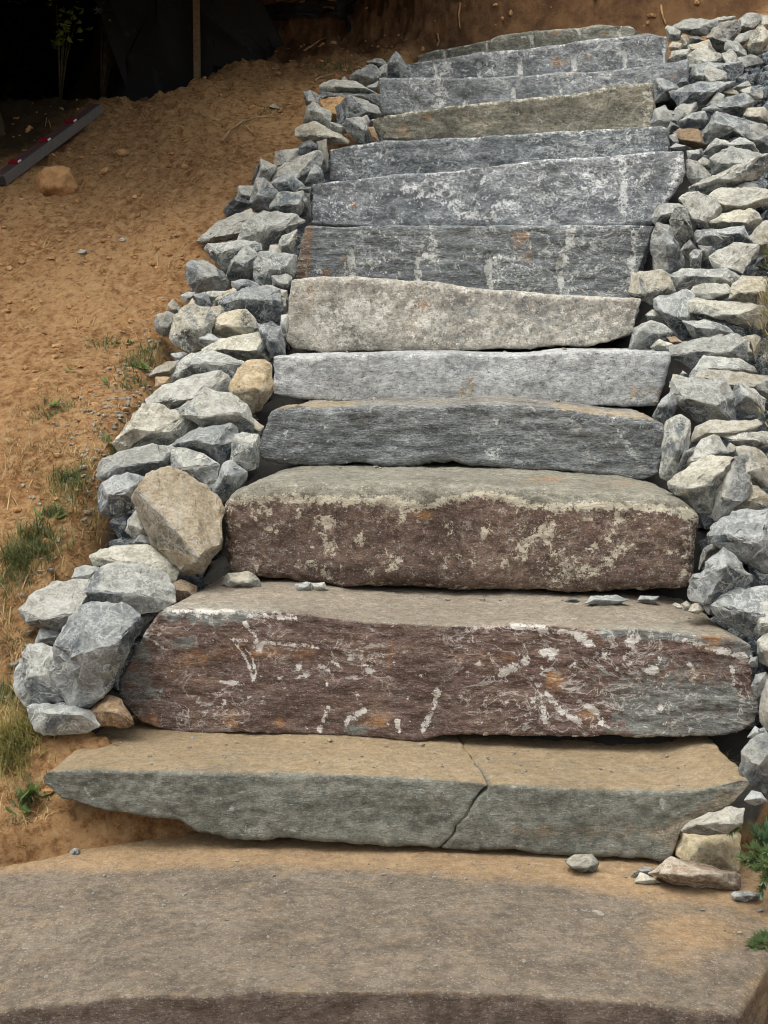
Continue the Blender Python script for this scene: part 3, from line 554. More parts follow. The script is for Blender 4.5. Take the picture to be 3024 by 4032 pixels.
rk('L3','g',520,1260,540,1200,780,1060,960,1000,1110,1060,1280,1060,1300,1200,1310,1340,1200,1480,1080,1520,1000,1490,870,1330,660,1350)
rk('L3','l',1110,1020,1130,980,1400,1050,1420,1180,1300,1120,1280,1050)
rk('L3','t',1310,1150,1400,1170,1430,1310,1380,1390,1330,1330)
rk('L3','t',400,1200,480,1120,680,1020,720,1060,540,1200,400,1290)
rk('L3','g',-30,1120,60,1080,170,1080,110,1180,30,1230)
rk('L3','g',310,1080,420,1060,590,1070,480,1170,380,1200)
rk('L3','g',150,1110,300,1070,390,1240,370,1290,230,1280)
rk('L3','t',40,1290,130,1150,230,1270,180,1300)
rk('L3','t',380,1300,520,1270,560,1350,520,1440,400,1460,370,1380)
rk('L3','d',1030,1530,1200,1470,1330,1540,1320,1620,1100,1600)
rk('L3','l',1340,1400,1430,1385,1440,1500,1410,1640,1320,1640)
rk('L4','t',770,360,790,270,960,160,1180,120,1290,240,1330,330,1170,420,920,430,830,410, near=.02)
rk('L4','t',90,290,130,190,240,145,330,190,310,300,270,400,190,430,100,370)
rk('L4','t',250,60,310,0,370,60,400,130,350,190,270,130)
rk('L4','l',295,440,310,250,400,130,540,90,740,110,780,240,760,380,700,560,520,620,390,560)
rk('L4','g',590,440,780,420,880,480,860,550,720,590,640,530)
rk('L4','l',700,610,900,490,1200,430,1440,395,1475,700,1420,730,1120,690,940,690,790,670)
rk('L4','g',1340,320,1620,330,1650,600,1640,680,1480,680,1440,400)
rk('L4','g',270,960,400,780,550,660,760,620,960,690,1160,780,1080,930,960,970,330,1000)
rk('L4','t',30,920,110,820,250,750,380,740,370,800,290,910,60,950)
rk('L4','o',90,1060,110,940,270,940,250,1000,150,1050)
rk('L4','g',290,660,420,640,480,660,380,790,330,710)
rk('L4','p',10,1190,200,1040,420,960,850,870,930,930,985,1060,960,1120,740,1150,500,1240,220,1310,50,1250)
rk('L4','tan',1010,1050,1080,900,1200,770,1340,725,1480,790,1500,1000,1490,1090,1340,1330,1230,1390,1160,1250,1020,1120)
rk('L4','l',430,1320,560,1240,740,1120,1010,1150,1180,1280,1250,1500,1250,1580,1080,1620,1050,1560,700,1530,550,1400,440,1380, near=.03)
rk('L4','t',1230,1390,1410,1530,1360,1640,1250,1580)
rk('L5','l',240,420,330,300,480,90,690,110,860,190,980,270,840,390,740,470,560,470,300,520)
rk('L5','l',80,660,150,580,400,490,600,460,760,480,750,690,620,720,500,790,340,720,140,790,90,760)
rk('L5','g',740,470,840,390,1000,300,1280,270,1340,310,1350,430,1320,560,1220,640,1120,600,900,490, near=.02)
rk('L5','g',750,560,770,490,880,490,1040,560,1180,640,1190,760,1130,910,960,790,760,680)
rk('L5','g',1300,600,1340,380,1420,340,1560,360,1530,520,1550,650,1460,690)
rk('L5','g',1140,910,1210,760,1230,640,1310,620,1400,690,1450,720,1420,790,1300,930,1220,990,1150,970)
rk('L5','g',70,900,110,810,340,725,480,780,410,900,390,1030,210,1140,100,1100)
rk('L5','tan',400,950,420,860,600,720,740,690,960,790,1130,910,1200,1040,1190,1330,1100,1460,1030,1600,900,1650,820,1600,590,1380,530,1250, near=.05)
rk('L5','l',320,1260,350,1150,430,1060,530,1130,540,1280,400,1330)
rk('L5','l',370,1380,470,1280,560,1320,590,1400,480,1420)
rk('L6','l',635,220,720,160,900,130,1090,140,1240,190,1280,240,1270,320,1220,410,1100,330,670,300)
rk('L6','l',510,510,600,420,740,270,1000,290,1180,360,1220,450,1225,560,1090,630,910,635,730,630, near=.03)
rk('L6','l',475,370,500,310,560,280,670,300,600,400,480,400)
rk('L6','p',100,610,170,510,340,420,500,395,640,400,560,600,380,780,130,710)
rk('L6','g',330,1090,350,900,470,700,580,595,740,630,870,600,950,680,960,770,860,1000,770,1180,700,1250,580,1340,490,1340,360,1190, near=.04)
rk('L6','g',190,850,230,770,390,790,350,880,200,890)
rk('L6','l',50,1140,70,1010,140,890,240,880,340,920,400,1200,440,1300,130,1340,70,1240)
rk('L6','g',135,1360,200,1335,450,1330,600,1400,670,1500,540,1560,280,1570,210,1530)
rk('L6','b',600,1390,740,1260,830,1290,880,1400,940,1490,850,1510,690,1500, near=-.04)
rk('L6','b',1225,540,1230,420,1300,390,1420,440,1410,530,1330,550, near=-.04)
rk('L6','d',930,640,1060,640,1090,680,980,780,960,720, near=-.05)
# right of the steps
rk('R1','l',540,200,560,175,620,185,710,230,700,320,590,330)
rk('R1','l',630,190,720,130,820,95,1070,115,1090,180,1000,260,880,270,730,230)
rk('R1','g',1075,100,1120,80,1290,70,1280,110,1130,150,1090,150)
rk('R1','t',1000,300,1090,200,1130,150,1320,110,1330,220,1290,340,1160,450,1080,400)
rk('R1','p',1320,220,1320,140,1420,45,1560,60,1570,110,1500,200,1400,240)
rk('R1','l',1560,130,1590,65,1659,70,1700,120,1690,220,1600,170)
rk('R1','p',1280,350,1350,270,1440,240,1520,230,1470,300,1380,390)
rk('R1','l',1450,380,1470,290,1580,175,1660,260,1680,320,1620,420,1560,490,1490,480)
rk('R1','t',580,400,620,350,710,370,700,430,600,440)
rk('R1','t',710,290,760,285,790,330,790,420,710,430)
rk('R1','p',800,390,1000,330,1080,460,1000,460,820,420)
rk('R1','l',1210,330,1320,360,1400,440,1430,500,1330,530,1200,430)
rk('R1','d',790,300,900,290,960,330,800,380)
rk('R1','l',600,520,620,450,790,430,810,480,790,540,620,545)
rk('R1','p',800,490,920,420,1050,460,1180,490,1150,560,1000,600,850,600,790,560)
rk('R1','g',790,600,1000,580,1340,570,1350,680,1260,750,1190,740,980,690,780,670)
rk('R1','p',1160,480,1260,430,1350,540,1360,640,1250,560,1180,540)
rk('R1','p',1330,530,1470,490,1540,510,1590,570,1480,610,1370,640)
rk('R1','g',790,720,860,610,960,680,990,780,960,830,820,800)
rk('R1','p',970,680,1000,610,1100,670,1190,680,1200,740,1170,790,990,800)
rk('R1','d',640,840,720,740,820,820,680,850)
rk('R1','g',430,770,480,760,600,800,680,860,590,970,440,1000)
rk('R1','g',620,890,890,800,950,830,1250,790,1260,830,1120,890,1000,1010,880,1030,720,1030,660,960)
rk('R1','l',1280,850,1430,770,1460,820,1360,870)
rk('R1','l',1360,880,1480,830,1580,870,1590,950,1500,990,1420,900)
rk('R1','t',1120,880,1190,840,1300,870,1340,920,1180,930)
rk('R1','p',990,1040,1100,900,1180,930,1150,1000,1050,1040)
rk('R2','g',980,90,1050,50,1130,10,1300,-70,1430,-60,1510,0,1410,110,1380,150,1250,110,1080,150,1000,230)
rk('R2','l',400,240,440,90,530,60,600,130,710,280,560,310,480,270)
rk('R2','d',560,300,600,230,700,290,600,350,570,340)
rk('R2','l',590,100,650,100,670,160,620,150)
rk('R2','p',650,180,670,60,780,30,860,20,880,90,740,170,680,220)
rk('R2','g',710,210,830,130,950,110,990,200,960,260,860,290,740,280)
rk('R2','b',640,350,700,300,870,310,950,350,960,450,1010,490,880,510,720,470,660,400)
rk('R2','l',590,460,580,380,650,350,690,440,620,500)
rk('R2','g',960,400,1050,200,1110,125,1300,180,1540,250,1290,290,1180,420,1020,470,970,440, near=.02)
rk('R2','t',1400,150,1440,80,1600,60,1659,130,1650,220,1480,210)
rk('R2','l',1270,290,1420,255,1600,265,1720,320,1700,500,1590,550,1500,430,1350,360)
rk('R2','g',1230,460,1350,395,1480,440,1560,560,1400,560,1250,500)
rk('R2','g',1000,500,1080,400,1200,440,1250,490,1090,590,960,560)
rk('R2','l',1060,620,1260,500,1400,560,1600,580,1470,660,1330,720,1090,790)
rk('R2','l',850,920,1130,800,1400,660,1600,590,1630,640,1620,730,1520,840,1260,930,1000,1000,880,990, near=.03)
rk('R2','g',780,540,930,520,950,580,860,650,800,620)
rk('R2','t',900,650,950,620,1050,660,1040,740,960,720)
rk('R2','p',780,720,790,640,900,670,1000,760,1040,830,960,860,850,900,790,830)
rk('R2','l',600,500,660,455,700,500,830,515,720,530)
rk('R2','l',1090,950,1150,895,1240,940,1100,980)
rk('R2','l',1300,930,1420,880,1540,900,1560,950,1380,970)
rk('R3','p',1010,95,1130,20,1300,5,1600,20,1700,80,1650,170,1540,180,1450,200,1250,260,1150,230,1110,150)
rk('R3','p',710,130,780,60,900,60,1030,120,1130,190,1150,260,1060,340,1000,430,900,340,780,250, near=.02)
rk('R3','p',1060,370,1180,280,1480,230,1550,330,1580,400,1450,450,1260,430,1080,440)
rk('R3','l',410,340,470,210,560,170,720,190,750,240,640,290,500,380,460,410)
rk('R3','d',590,360,660,250,770,240,820,420,880,680,800,570,700,690,620,560)
rk('R3','d',700,700,800,560,890,690,820,770,730,740)
rk('R3','l',395,600,410,520,460,415,560,440,610,560,700,690,730,790,690,900,580,950,440,900,420,760, near=.02)
rk('R3','g',810,720,850,680,930,685,930,870,830,870)
rk('R3','d',900,640,1040,650,1040,860,940,870, near=-.03)
rk('R3','p',860,510,880,460,1060,450,950,560,890,590)
rk('R3','g',900,590,970,490,1080,460,1170,570,1060,640)
rk('R3','g',1080,460,1380,420,1450,560,1440,600,1180,590,1110,490)
rk('R3','p',1050,760,1080,700,1290,610,1530,640,1500,740,1320,970,1140,890,1090,870)
rk('R3','t',1460,540,1580,390,1659,360,1720,450,1680,700,1540,730)
rk('R4','g',590,90,750,10,1170,0,1330,90,1270,190,970,180,840,230,650,240)
rk('R4','t',160,250,200,60,260,20,480,20,570,70,600,130,640,240,430,330,390,370,300,330)
rk('R4','l',820,260,870,190,980,160,1190,165,1300,260,1170,310,1000,330,870,330, near=.02)
rk('R4','t',1270,210,1390,75,1480,100,1550,150,1700,120,1700,330,1550,400,1300,360,1250,320)
rk('R4','l',790,460,830,350,940,345,1200,360,1560,400,1640,480,1570,640,1490,650,1290,600,960,510, near=.02)
rk('R4','g',430,420,440,330,610,270,750,235,850,290,840,330,760,600,850,730,700,720,600,600,550,520)
rk('R4','g',330,500,400,445,460,460,540,540,480,580,380,580)
rk('R4','g',165,870,210,640,380,570,480,600,610,690,590,740,480,770,400,860)
rk('R4','l',390,850,480,760,620,820,620,910,450,890)
rk('R4','g',750,570,960,560,1180,620,1270,700,1060,770,880,760,830,680)
rk('R4','b',560,740,640,735,730,790,650,820)
rk('R4','l',620,840,800,790,1060,760,1250,710,1390,780,1415,940,1380,970,1130,940,890,1090,770,1030,640,940)
rk('R4','t',1375,750,1500,715,1560,750,1565,880,1520,1000,1430,910)
rk('R5','g',830,310,900,170,970,60,1160,70,1320,85,1480,170,1520,240,1200,230,950,240,900,300)
rk('R5','t',900,300,940,210,1200,215,1500,240,1720,280,1720,480,1640,510,1280,470,1170,380,1130,310)
rk('R5','l',620,470,630,350,820,320,1130,310,1180,400,1270,500,1280,780,1100,780,950,790,800,650,700,580, near=.03)
rk('R5','l',1270,530,1290,430,1350,350,1500,430,1620,540,1610,640,1560,720,1400,690,1300,600)
rk('R5','p',590,400,630,260,700,270,800,310,640,360)
rk('R5','g',680,300,730,215,810,310)
rk('R5','g',410,720,460,600,570,460,620,470,680,590,620,700,530,790)
rk('R6','g',505,470,540,0,540,-80,600,-130,700,-180,800,-100,800,130,780,210,660,470,610,500, near=.03)
rk('R5','t',900,830,1050,770,1290,810,1500,760,1560,800,1480,890,1180,900,1000,960,850,990)
rk('R5','g',1170,930,1330,875,1560,910,1659,890,1720,1000,1680,1060,1500,1080,1320,1030)
rk('R6','p',890,150,930,90,1040,35,1110,80,1200,220,1160,320,1000,290,790,380,800,310)
rk('R6','l',600,560,740,440,940,290,1160,330,1290,270,1200,420,1100,620,1030,870,900,880,800,730,620,630)
rk('R6','p',1030,900,1080,720,1200,430,1290,290,1420,235,1520,300,1500,400,1450,640,1400,720,1280,870,1120,960, near=.02)
rk('R6','t',1320,170,1480,170,1580,230,1660,330,1720,450,1680,610,1530,590,1470,540,1400,230)
rk('R6','t',1180,200,1240,110,1320,170,1310,250,1210,290)
rk('R6','d',680,450,800,250,890,150,900,210,770,400)
rk('R6','t',1290,860,1460,660,1480,560,1560,680,1650,700,1640,820,1390,870)
rk('R7','g',1015,90,1030,20,1130,-140,1280,-220,1660,-260,1800,-100,1800,400,1659,440,1560,360,1420,280,1330,270,1250,180,1090,120)
rk('R7','g',790,660,840,530,960,380,1160,150,1210,190,1340,310,1440,450,1470,540,1300,620,1140,690,980,730,830,710, near=.03)
rk('R7','g',1080,800,1110,730,1240,640,1480,590,1660,580,1750,700,1700,950,1500,1106,1400,1090,1200,960,1120,930)
rk('R7','g',1510,1080,1550,760,1700,750,1750,1000,1700,1200,1560,1160, near=.02)
rk('R7','d',930,250,960,170,1060,130,1140,170,980,320,910,400, near=-.05)
rk('R7','t',620,780,650,760,720,780,740,830,660,815)
rk('R7','t',720,770,780,740,820,790,800,840,750,830)
rk('R7','t',830,780,900,760,950,830,900,890,830,870,780,850)
rk('R7','g',950,800,1000,770,1070,790,1010,880)
rk('R8','l',1540,200,1560,60,1620,0,1720,-40,1760,250,1660,340,1570,290)
rk('R8','g',1450,320,1470,240,1540,240,1550,350,1480,355)
rk('R8','d',1430,230,1460,170,1510,180,1480,240)
rk('R8','d',1480,560,1530,430,1640,410,1680,500,1590,640,1530,700)
rk('R8','t',1560,830,1600,640,1660,500,1760,480,1760,1050,1640,1040,1570,930)
rk('R8','g',1470,1060,1520,990,1580,1040,1540,1130,1440,1110)
rk('R8','g',1560,1030,1620,1000,1660,1080,1570,1110)
rk('R8','l',1340,1470,1400,1280,1460,1160,1560,1090,1659,1070,1800,1150,1800,1650,1600,1720,1480,1620,1420,1520)
rk('H','g',1555,140,1590,100,1630,110,1655,145,1600,160)
rk('H','t',1290,270,1330,230,1500,165,1555,175,1540,240,1480,280,1400,285)

def hull_rock(pts, D, kind, seed, thick=1.0, res=.012, soft=0):
    """a broken stone: outline at its distance, a ridge towards the front, a body behind; convex hull, chipped and roughened"""
    rd = random.Random(seed); P = np.array(pts); c = (P.max(0) + P.min(0)) / 2; P = c + (P - c) * 1.125; w, h = np.ptp(P, axis=0)
    k = D / FD; W, Hh = w * k, h * k; th = thick * (.30 * min(W, Hh) + .16 * max(W, Hh)) * rd.uniform(.9, 1.15)
    vr = {'p': -.42, 't': -.25, 'tan': -.3, 'l': -.05, 'g': .12, 'd': .4, 'b': -.2, 'o': -.2, 'y': .3}[kind] + rd.uniform(-.18, .18)
    lean = rd.uniform(.25, .5) * th / max(Hh, 1e-3)
    o = at(c[0], c[1], D); f = ray(*c); f = f / np.linalg.norm(f); r_ = np.array((1., 0, 0)); u_ = np.cross(r_, f)
    pt = lambda x, y, dd: o + r_ * (x * k) - u_ * (y * k) + f * dd
    Q = []
    for x, y in P - c: Q.append(pt(x, y, -y * k * 2 * lean * .5 + rd.uniform(-.3, .3) * th))
    ra = rd.uniform(-.5, .5)
    for j in range(rd.choice((3, 4, 4))):
        t = rd.uniform(-.62, .62); yy = (vr + ra * t * .6 + rd.uniform(-.08, .08))
        Q.append(pt(t * w * .5 * (1 - .5 * abs(yy)), -yy * h * .5, -th * rd.uniform(.75, 1.05)))
    for x, y in (P - c)[::2]: Q.append(pt(x * .75, y * .62 + h * .06, th * rd.uniform(.9, 1.5)))
    bm = bmesh.new()
    for q in Q: bm.verts.new(q)
    g = bmesh.ops.convex_hull(bm, input=bm.verts)
    bmesh.ops.delete(bm, geom=[v for v in bm.verts if not v.link_faces], context='VERTS')
    bmesh.ops.dissolve_limit(bm, angle_limit=math.radians(9), verts=bm.verts, edges=bm.edges)
    bmesh.ops.recalc_face_normals(bm, faces=bm.faces)
    sharp = [(np.array(e.verts[0].co), np.array(e.verts[1].co)) for e in bm.edges if len(e.link_faces) == 2 and e.calc_face_angle(0) > .35]
    lay = bm.faces.layers.float.new('pat_lit')
    for fc in bm.faces: fc[lay] = rd.uniform(-.25, .45) + .62 * max(0, fc.normal.z)  # random patina per facet, paler where facing up: dust plus painted sky light
    bmesh.ops.bevel(bm, geom=[e for e in bm.edges], offset=min(.0025, .03 * min(W, Hh)), segments=1, affect='EDGES')
    bmesh.ops.triangulate(bm, faces=bm.faces)
    for it in range(4):
        L = [e for e in bm.edges if e.calc_length() > res * 1.5]
        if not L or len(bm.faces) > 2600: break
        bmesh.ops.subdivide_edges(bm, edges=L, cuts=1); bmesh.ops.triangulate(bm, faces=bm.faces)
    for _ in range(soft): bmesh.ops.smooth_vert(bm, verts=bm.verts, factor=.5, use_axis_x=True, use_axis_y=True, use_axis_z=True)
    bm.verts.index_update(); bm.normal_update()
    V = np.array([v.co[:] for v in bm.verts]); N = np.array([v.normal[:] for v in bm.verts])
    pat_lit = np.array([np.mean([fc[lay] for fc in v.link_faces]) if v.link_faces else 0 for v in bm.verts])
    F = [[v.index for v in fc.verts] for fc in bm.faces]; bm.free()
    S = V + seed * .37; sz = min(W, Hh)
    V = V + N * ((nz(S, 9, .9, 2) * .018 * sz) + nz(S, 30, .8, 3) * min(.006, .035 * sz) + nz(S, 95, .7, 2) * .0022)[:, None]
    cel = np.array([mn.cell(Vector((q[0] * 26, q[1] * 26, q[2] * 40 + q[0] * 14))) + .6 * mn.cell(Vector((q[0] * 60 + q[2] * 20, q[1] * 60, q[2] * 70))) for q in S])
    V = V + N * (cel * (.3 if soft else 1) * min(.0035, .028 * sz))[:, None]
    if sharp:
        A = np.array([a for a, _ in sharp]); B = np.array([b for _, b in sharp]); AB = B - A; dm = np.full(len(V), 9.)
        for a, ab in zip(A, AB):
            t = np.clip(((V - a) @ ab) / (ab @ ab + 1e-12), 0, 1); dm = np.minimum(dm, np.linalg.norm(V - a - t[:, None] * ab, axis=1))
        ew = np.exp(-(dm / .007) ** 2)
    else: ew = np.zeros(len(V))
    return V, F, pat_lit, ew
CNAME = {'g': 'grey', 'l': 'light grey', 'p': 'pale', 't': 'buff', 'tan': 'tan', 'd': 'dark', 'b': 'brown', 'o': 'orange-tan', 'y': 'yellowish'}
def pile(x, y): return ramp(x, y) + .035
rocks = []
for n_, (kind, pts, near_, thick_) in enumerate(R):
    P = np.array(pts); c = (P.max(0) + P.min(0)) / 2; w_, h_ = np.ptp(P, axis=0)
    side = 'left' if c[0] < 1000 else 'right'
    D = float(hit(c[0], c[1] + h_ * .12, pile)[1]) - near_ + random.Random(n_ * 7 + 3).uniform(-.03, .02)
    V, F, pat_lit, ew = hull_rock(pts, D, kind, n_ + 11, thick_, soft=2 if kind == 'tan' else 0)
    loc = V.mean(0); loc[2] = V[:, 2].min()
    o = mesh_obj('rubble_stone', V, F, M[kind], None, True, loc)
    attr(o, 'patina_toplight', pat_lit); attr(o, 'edgew', ew); o.data.set_sharp_from_angle(angle=math.radians(30))
    size = 'large' if w_ * h_ * (D / FD) ** 2 > .018 else ('small' if w_ * h_ * (D / FD) ** 2 < .0035 else '')
    shape = 'upright' if h_ > 1.3 * w_ else ('long flat' if w_ > 2.1 * h_ else ('flat' if w_ > 1.55 * h_ else ('pointed' if len(pts) <= 4 else 'blocky')))
    rocks.append(dict(o=o, c=c, kind=kind, side=side, size=size, shape=shape, D=D))
# labels: each stone is named by its look and by the step end it lies at, counted outwards from that end
ENDS = {'left': [(-90, 2200), (90, 1690), (290, 1440), (480, 1160), (565, 940), (587, 810), (622, 680), (640, 540), (671, 440), (710, 350), (808, 275), (818, 205), (838, 150), (900, 122)],
        'right': [(1640, 2150), (1620, 1700), (1635, 1470), (1510, 1190), (1432, 960), (1452, 810), (1378, 690), (1400, 560), (1470, 400), (1442, 305), (1412, 225), (1484, 160), (1440, 110), (1373, 75)]}
NUM = ['nearest', 'second nearest', 'third nearest', 'fourth nearest', 'fifth nearest', 'sixth nearest', 'seventh nearest', 'eighth nearest', 'ninth nearest', 'tenth nearest', 'eleventh nearest', 'twelfth nearest', 'thirteenth nearest', 'fourteenth nearest', 'fifteenth nearest', 'sixteenth nearest', 'seventeenth nearest', 'eighteenth nearest', 'nineteenth nearest', 'twentieth nearest', 'farthest']
bands = {}
for q in rocks:
    ys = [abs(q['c'][1] - e[1]) for e in ENDS[q['side']]]; q['i'] = int(np.argmin(ys)); bands.setdefault((q['side'], q['i']), []).append(q)
for (sd, i), L in bands.items():
    L.sort(key=lambda q: math.hypot(q['c'][0] - ENDS[sd][i][0], q['c'][1] - ENDS[sd][i][1]))
    for r_, q in enumerate(L):
        lab = ' '.join(x for x in (q['size'], CNAME[q['kind']], q['shape'], 'stone') if x) + ', ' + NUM[min(r_, 20)] + ' to the ' + sd + ' end of the ' + ORD[i] + ' step'
        tag(q['o'], lab, 'stone', 'rubble stones along the ' + sd + ' side of the steps')

# stones with a place of their own
def lone(name, c, k, xy, surf, label, mat=None, thick=1.0, cat='stone', group=None, parent=None):
    pts = [CR[c]((xy[i], xy[i + 1])) for i in range(0, len(xy), 2)]
    yb = max(q[1] for q in pts); xb = sum(q[0] for q in pts) / len(pts)
    hh = cast((0, 0, CAM_Z), ray(xb, yb - 1.0)); D = (float(hh[0].y) + .004 if surf < .5 else surf)
    V, F, pat_lit, ew = hull_rock(pts, D, k, len(bpy.data.objects), thick, .009, 9 if mat is M.get('clay') and mat else 0); loc = V.mean(0); loc[2] = V[:, 2].min()
    o = mesh_obj(name, V, F, mat or M[k], None, True, loc); attr(o, 'patina_toplight', pat_lit); attr(o, 'edgew', ew)
    return tag(o, label, cat, group)
W2 = 'chocking stones around the slab steps'
lone('chock_stone', 'E', 't', (965, 310, 990, 270, 1080, 260, 1115, 290, 1120, 325, 1000, 325), STEP_Z[2] + .004, 'flat buff stone wedged under the left end of the brown crusted step', group=W2)
lone('chock_stone', 'E', 'g', (1275, 312, 1300, 304, 1340, 305, 1345, 335, 1290, 340), STEP_Z[2] + .004, 'small grey chip wedged under the brown crusted step, left one of a pair', group=W2)
lone('chock_stone', 'E', 'g', (1345, 308, 1400, 305, 1415, 335, 1360, 340), STEP_Z[2] + .004, 'small grey chip wedged under the brown crusted step, right one of a pair', group=W2)
lone('chock_stone', 'F', 'g', (875, 395, 900, 365, 1000, 360, 1060, 380, 970, 402), STEP_Z[2] + .004, 'long grey chip in the gap under the brown crusted step', group=W2)
lone('chock_stone', 'F', 'g', (1095, 385, 1110, 360, 1185, 365, 1170, 400), STEP_Z[2] + .004, 'squarish grey chip in the gap under the right of the brown crusted step', group=W2)
lone('chock_stone', 'F', 'd', (780, 385, 800, 372, 830, 376, 850, 390, 790, 393), STEP_Z[2] + .004, 'tiny dark chip in the gap under the middle of the brown crusted step', group=W2)
lone('chock_stone', 'H', 'y', (1265, 370, 1285, 275, 1350, 275, 1510, 280, 1535, 290, 1525, 445, 1350, 440, 1300, 410), .04, 'squared yellowish stone block propping the right end of the cracked slab', group=W2, thick=1.1)
lone('chock_stone', 'H', 'b', (1150, 455, 1200, 435, 1250, 385, 1330, 430, 1530, 455, 1530, 520, 1420, 520, 1250, 500), .004, 'flat mauve-grey stone slab lying under the yellowish block', group=W2, mat=rubble_mat('mauve_stone', srgb(132, 118, 108), srgb(158, 142, 126), .6, .66))
lone('chock_stone', 'H', 'g', (1065, 465, 1120, 425, 1155, 430, 1160, 455, 1085, 475), .004, 'small grey chip behind the cream chip near the yellowish block', group=W2)
lone('chock_stone', 'H', 'p', (1085, 490, 1110, 450, 1150, 475, 1195, 495, 1130, 503), .004, 'small cream chip beside the mauve-grey flat stone', group=W2)
lone('chock_stone', 'H', 't', (780, 400, 830, 378, 900, 375, 930, 410, 895, 455, 830, 440), .004, 'rounded buff stone tucked under the front edge of the cracked slab', group=W2)
lone('chock_stone', 'H', 'g', (1500, 545, 1520, 530, 1620, 540, 1625, 560, 1560, 580, 1510, 570), .004, 'flat dark grey chip on the right edge of the landing slab', group=W2)
lone('pebble', 'H', 'l', (1612, 612, 1628, 608, 1642, 615, 1640, 627, 1618, 628), .004, 'light grey pebble at the right edge of the landing slab', cat='pebble')
lone('pebble', 'G', 'l', (305, 360, 318, 346, 342, 348, 346, 370, 325, 378, 308, 375), .004, 'whitish pebble on the sand left of the landing slab', cat='pebble')

# ------------------------------------------------------------------ small things on the earth slope
def clay(name, base, dust): 
    t = NT(name); t.shift(5); n = t.noise(20, 8, .7)
    return t.done(t.mix(t.rng(n, .35, .65), srgb(*base), srgb(*dust)), .95, t.bump(n, .7, .01))
M['clay'] = clay('earth_caked_stone', (150, 112, 74), (188, 148, 104))
def on_slope(c, xy, lift=.0):
    pts = [CR[c]((xy[i], xy[i + 1])) for i in range(0, len(xy), 2)]; P = np.array(pts); cc = (P.max(0) + P.min(0)) / 2
    return max(1.7, float(ghit(cc[0], P[:, 1].max() - .25 * np.ptp(P[:, 1]))[1]) - lift)
def slope_stone(c, k, xy, label, mat=None, name='boulder', cat='stone'):
    return lone(name, c, k, xy, on_slope(c, xy), label, mat, cat=cat)
slope_stone('T1', 't', (310, 1600, 320, 1480, 360, 1415, 480, 1400, 580, 1410, 610, 1500, 640, 1580, 560, 1640, 420, 1650, 330, 1640), 'rounded brown boulder caked in earth beside the spirit level', M['clay'])
slope_stone('A', 't', (415, 760, 425, 735, 470, 718, 475, 740, 440, 765), 'pale earth-covered stone right of the brown boulder', M['clay'], 'slope_stone')
slope_stone('A', 't', (490, 655, 505, 642, 545, 645, 560, 662, 520, 680), 'brown leafy clod on the slope above the pale earth-covered stone', M['clay'], 'slope_stone')
slope_stone('A', 't', (1160, 460, 1180, 450, 1215, 468, 1200, 475), 'small flat tan stone on the slope near the upper rubble', None, 'slope_stone')
slope_stone('A', 't', (330, 1095, 345, 1078, 375, 1080, 370, 1098, 345, 1104), 'small buff stone on the open slope below the boulder', None, 'slope_stone')
slope_stone('A', 't', (515, 1035, 528, 1026, 545, 1034, 535, 1046), 'tiny yellowish pebble on the slope left of the long flat rubble', None, 'slope_stone')
slope_stone('T1', 't', (1170, 290, 1190, 250, 1260, 230, 1310, 265, 1300, 300, 1200, 300), 'shaded brown stone at the foot of the black fence', M['clay'], 'slope_stone')
slope_stone('R2', 'o', (1605, 690, 1625, 640, 1690, 650, 1680, 720, 1630, 730), 'orange clay lump at the right edge beside the long slab stone', M['clay'], 'slope_stone')

# spirit level
def plain(name, col, rough=.5, metal=0.0, grain=0.0):
    t = NT(name); n = t.noise(60, 6, .6, stretch=(1, 1, 1)); c = srgb(*col)
    t.b.inputs['Metallic'].default_value = metal
    return t.done(t.mix(t.rng(n, .3, .7), [x * (.85 - grain) for x in c[:3]] + [1], [min(1, x * 1.08) for x in c[:3]] + [1]), rough, t.bump(n, .15, .002))
ALU = plain('level_aluminium', (112, 110, 107), .6, .2); DARKB = plain('level_dark_top', (74, 70, 68), .55); RED = plain('level_red', (128, 22, 38), .6); WHT = plain('vial_white', (225, 222, 216), .4)
a0 = ghit(16, 404); b0 = ghit(222, 250); ax = b0 - a0; Ln = np.linalg.norm(ax) + .02; ax /= np.linalg.norm(ax)
sd_ = np.cross(ax, (0, 0, 1)); sd_ /= np.linalg.norm(sd_); upv = np.cross(sd_, ax)
lv = empty('spirit_level', a0); 
def lbox(name, x0, x1, y0, y1, z0, z1, mat, parent, bev=.002):
    bm = bmesh.new(); bmesh.ops.create_cube(bm, size=1.0)
    for v in bm.verts: v.co = Vector(((x0 + x1) / 2 + v.co.x * (x1 - x0), (y0 + y1) / 2 + v.co.y * (y1 - y0), (z0 + z1) / 2 + v.co.z * (z1 - z0)))
    bmesh.ops.bevel(bm, geom=bm.edges[:], offset=bev, segments=2, affect='EDGES')
    V = np.array([v.co[:] for v in bm.verts]); F = [[v.index for v in f.verts] for f in bm.faces]; bm.free()
    W = V[:, :1] * ax + V[:, 1:2] * sd_ + V[:, 2:3] * upv
    return mesh_obj(name, W, F, mat, parent, False)
Lh, Lw = .046, .058
lbox('beam', 0, Ln, -Lw, 0, .006, Lh, ALU, lv, .003)
lbox('top_web', .004, Ln - .004, -Lw + .006, -.007, Lh - .002, Lh + .0015, DARKB, lv, .0008)
lbox('end_cap', -.006, .003, -Lw + .003, -.003, .009, Lh - .003, plain('level_cap', (60, 58, 58), .7), lv, .002)
lbox('red_line', .01, Ln - .01, -Lw * .50, -Lw * .44, Lh + .001, Lh + .003, RED, lv, .0005)
